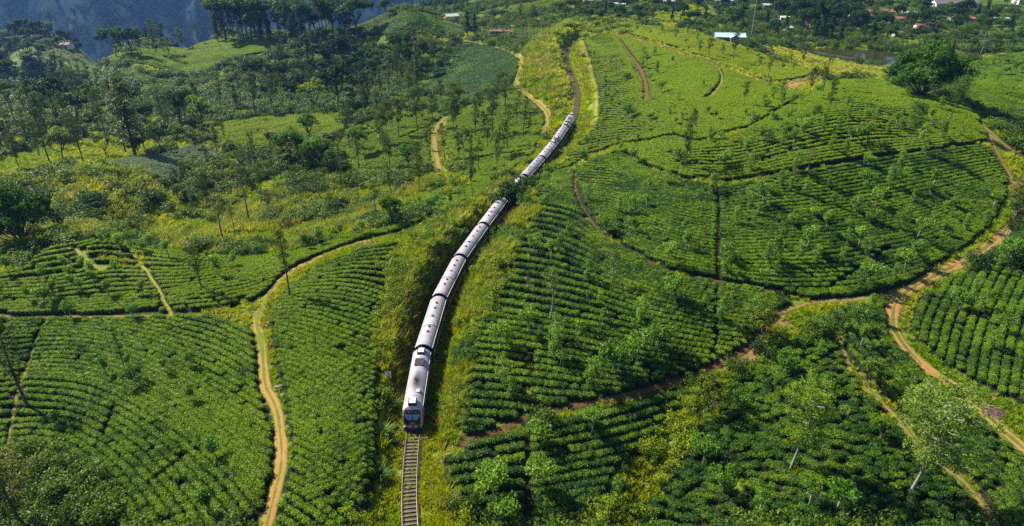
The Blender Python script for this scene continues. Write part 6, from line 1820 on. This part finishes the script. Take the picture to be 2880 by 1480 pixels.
# ------------------------------------------------------------------ poles, wires, walls
def pole(u, v, vtop, label, r_=.09, base=False, arm=True, mat=None):
    p = drop([u], [v])[0]
    H = height_for(p, vtop)
    e = empty('telegraph_pole', p, math.atan2(*(trk(np.interp(p[1], TRK[:, 1], TRK_S))[2:4][::-1])) if not base else 0)
    tag(e, label, 'pole', 'poles along the railway' if not base else None)
    MB().cyl((0, 0, -.5), (0, 0, H), r_ * 1.3, r_ * .8, 8).build('post', mat or M_wood, e)
    if arm:
        MB().box((0, 0, H - .4), (.09, 1.3, .1)).build('cross_arm', M_wood, e)
        for q in (-.5, .5): MB().cyl((0, q, H - .35), (0, q, H - .18), .05, .04, 6).build('insulator', M_white, e)
    if base:
        MB().box((0, 0, 1.1), (2.2, 2.2, 2.2)).build('plinth', M_wwall, e)
    return e
pole(1536, 393, 356, 'wooden telegraph pole left of the rear of the train')
pole(1580, 300, 250, 'wooden telegraph pole on the bright bank beyond the train')
pole(1568, 214, 188, 'wooden telegraph pole near the far railway bend')
pole(1477, 262, 218, 'thin wooden pole beside the winding cart track')
pole(1420, 500, 440, 'thin wooden pole in the tea left of the coaches')
pole(2112, 108, 4, 'tall pale mast on white plinth beside the turquoise roofed house', .22, True, False, M_conc)

p = drop([2060, 2160], [134, 130])
e = empty('stone_wall', (*p[0][:2], p[0][2])); tag(e, 'low dark stone wall behind the bright far tea', 'wall')
d = p[1] - p[0]; n = 14
for k in range(n):
    q = p[0] + d * (k + .5) / n
    zz = float(ground_z(q[0], q[1]))
    MB().box((q[0] - p[0][0], q[1] - p[0][1], zz - p[0][2] + .45), (np.hypot(d[0], d[1]) / n - .05, .5 + .08 * math.sin(k * 3), 1.0 + .12 * math.sin(k * 7)), math.atan2(d[1], d[0])).build('stone_block', M_conc, e)

# wire fence along the pond
p = drop([2120, 2200, 2290, 2380, 2450, 2520], [112, 128, 152, 168, 178, 184])
e = empty('wire_fence', p[0]); tag(e, 'thin wire fence along the near bank of the pond', 'fence')
tops = []
for k, q in enumerate(resample(p[:, :2], 22)):
    zz = float(ground_z(*q)); lc = (q[0] - p[0][0], q[1] - p[0][1], zz - p[0][2])
    MB().cyl((lc[0], lc[1], lc[2] - .3), (lc[0], lc[1], lc[2] + 1.5), .07, n=5).build('fence_post', M_conc, e); tops.append((lc[0], lc[1], lc[2]))
for hh in (.5, .95, 1.4):
    MB().tube([(a[0], a[1], a[2] + hh) for a in tops], .025, 4).build('wire', M_conc, e)

# lattice board by the line, left of the power car
p = drop([1093], [1072])[0]
e = empty('lattice_board', p, R(8)); tag(e, 'white slatted lattice board standing in grass left of the power car', 'lattice')
MB().cyl((0, 0, -.3), (0, 0, 1.9), .06, n=6).build('post', M_wood, e)
for k in range(6): MB().box((-.02, -.06, .55 + k * .22), (1.0, .04, .08)).build('slat', M_white, e)
for q in (-.46, .44): MB().box((q, -.02, 1.1), (.05, .05, 1.35)).build('upright', M_wood, e)

# brush pile by the earth road
p = drop([2795], [1158])[0]
e = empty('brush_pile', p, R(-35)); tag(e, 'heap of cut brown twigs beside the earth road, lower right', 'brush pile')
g_ = np.random.default_rng(3)
M_twig = bark('dry_twigs', (.15, .085, .07), (.30, .19, .16))
for lay in range(5):
    mb = MB()
    for k in range(34):
        y_ = g_.normal(0, .62); zz = max(.08, (1.0 - abs(y_) * .75) * g_.uniform(.1, 1)) ; L_ = g_.uniform(1.4, 2.6); x_ = g_.normal(0, .25)
        mb.tube([(x_ - L_ / 2, y_ + g_.normal(0, .15), zz * .7), (x_, y_, zz), (x_ + L_ / 2, y_ + g_.normal(0, .25), zz * .6)], [.035, .03, .012], 4)
    mb.build('twig_bundle', M_twig, e)

# rocks beside the wheel track
M_rock = paint('grey_field_stone', (.20, .17, .16), .9, 0, .35, 3)
for i, (u, v, s, lab) in enumerate([(783, 1092, .75, 'largest grey boulder right of the wheel track bend'), (795, 1113, .5, 'second grey boulder right of the wheel track bend'), (716, 1100, .55, 'grey boulder at the left edge of the wheel track'), (720, 1133, .5, 'lower grey boulder left of the wheel track'), (845, 1222, .4, 'small stone in the tea right of the wheel track'), (1893, 1250, .6, 'brown stone on the bank of the green gully'), (1855, 1265, .7, 'flat brown rock in the gully above the tangled tea'), (1812, 1362, .5, 'reddish stone low in the gully')]):
    p = drop([u], [v])[0]
    g_ = np.random.default_rng(i + 40)
    me = bpy.data.meshes.new('boulder')
    import bmesh
    bm = bmesh.new(); bmesh.ops.create_icosphere(bm, subdivisions=2, radius=1)
    for vv in bm.verts:
        k = 1 + .28 * (float(vnoise(np.array([vv.co.x * 1.7 + i * 9]), np.array([vv.co.y * 1.7 + vv.co.z * 2.3]), i)[0]) - .5) * 2
        vv.co = Vector((vv.co.x * k * g_.uniform(1.05, 1.12), vv.co.y * k * .85, vv.co.z * k * .62))
    bm.to_mesh(me); bm.free(); me.materials.append(M_rock)
    o = link(bpy.data.objects.new('boulder', me)); o.location = p; o.scale = (s, s, s); o.rotation_euler = (0, 0, i * 1.3)
    tag(o, lab, 'boulder', 'boulders in the tea')

# spiky clumps on the bank, stumps
def clump_plant(u, v, s, label, tint):
    p = drop([u], [v])[0]
    e = empty('grass_clump', p, rng.uniform(0, 6.28), s)
    c = link(bpy.data.objects.new('blades', tuft(600 + int(u), 170, 1.5, .085, .35, M_bamboo, 1.0)), e); c.color = (*tint, 1)
    tag(e, label, 'grass clump', 'big grass clumps on the left bank')
clump_plant(1096, 1150, 1.0, 'dark spiky grass clump left of the power car nose', (.6, .75, .6))
clump_plant(1075, 1225, 1.15, 'pale feathery grass clump below the power car, left bank', (1.5, 1.45, 1.0))
clump_plant(1070, 1345, 1.1, 'dense dark green grass clump left of the bare rails', (.7, .9, .7))
clump_plant(1098, 1245, .8, 'small dark grass clump close to the left rail', (.7, .8, .6))
clump_plant(240, 1370, 1.5, 'big pale grass clump in the bottom left scrub', (1.5, 1.45, 1.1))
clump_plant(700, 1275 + 60, .7, 'pale grass clump inside the lower left tea', (1.4, 1.35, .8))

# banana plants and bamboo
def banana(u, v, s, label, nl=9):
    p = drop([u], [v])[0]
    e = empty('banana_plant', p, rng.uniform(0, 6.28), s); tag(e, label, 'banana plant', 'banana plants by the village')
    MB().tube([(0, 0, -.2), (0, 0, 1.2), (.05, 0, 2.2)], [.16, .13, .08], 7).build('stem', M_bamboo, e)
    for k in range(nl):
        an = k * 2.399; V = []
        for j in range(6):
            t = j / 5; w_ = .34 * math.sin(math.pi * min(1, t * .92 + .06)); rr_ = 2.2 * t; zz = 2.1 + 1.5 * t - 1.9 * t * t
            cx, cy = math.cos(an) * rr_, math.sin(an) * rr_
            V += [(cx - math.sin(an) * w_, cy + math.cos(an) * w_, zz - .05), (cx, cy, zz + .05), (cx + math.sin(an) * w_, cy - math.cos(an) * w_, zz - .05)]
        F = [[j * 3 + q, j * 3 + q + 1, j * 3 + q + 4, j * 3 + q + 3] for j in range(5) for q in range(2)]
        obj_np('leaf', np.array(V), F, M_bamboo, e)
banana(1835, 68, 1.5, 'large banana plant left of the grassy terraces')
banana(1850, 66, 1.2, 'smaller banana plant beside the grassy terraces')
banana(2590, 125, 1.3, 'banana plant beyond the pond')
banana(2712, 140, 1.4, 'banana plant behind the huge round tree')
for i, (u, v, s, lab) in enumerate([(1150, 215, 1.0, 'arching bamboo clump in the dark hollow, left one'), (1185, 205, .9, 'arching bamboo clump in the dark hollow, right one'), (545, 262, 1.0, 'bamboo clump at the foot of the far left tea hill')]):
    p = drop([u], [v])[0]
    e = empty('bamboo_clump', p, i, s); tag(e, lab, 'bamboo', 'bamboo clumps')
    g_ = np.random.default_rng(70 + i); mb = MB(); C = []
    for k in range(26):
        an = k * 2.399; ln = g_.uniform(1.5, 4.5); hh = g_.uniform(7, 12)
        pts = [(math.cos(an) * ln * t * t, math.sin(an) * ln * t * t, hh * (t - .18 * t ** 4)) for t in np.linspace(0, 1, 6)]
        mb.tube(pts, [.06, .055, .05, .04, .03, .015], 5)
        for t in np.linspace(.3, 1, 60): C.append(np.array([np.interp(t * 5, range(6), [q[z] for q in pts]) for z in range(3)]) + g_.normal(0, .3, 3))
    mb.build('canes', M_bamboo, e)
    link(bpy.data.objects.new('foliage', leafy('foliage', np.array(C), .7, .16, 80 + i, M_bamboo, .2, None, .8)), e)

# ------------------------------------------------------------------ air
m, nt, out = new_mat('blue_haze')
vol = nt.nodes.new('ShaderNodeVolumePrincipled')
vol.inputs['Color'].default_value = (.18, .42, 1.0, 1)
vol.inputs['Density'].default_value = 0.00008
vol.inputs['Anisotropy'].default_value = 0.2
nt.links.new(vol.outputs[0], out.inputs['Volume'])
zlo = float(GZ.min()) - 1.0; zhi = float(GZ.max()) + 25
o = MB().box((0, 0, (zlo + zhi) / 2), (13400, 13400, zhi - zlo)).build('haze', m)
tag(o, 'pale blue air between the hills', 'haze', None, 'stuff')
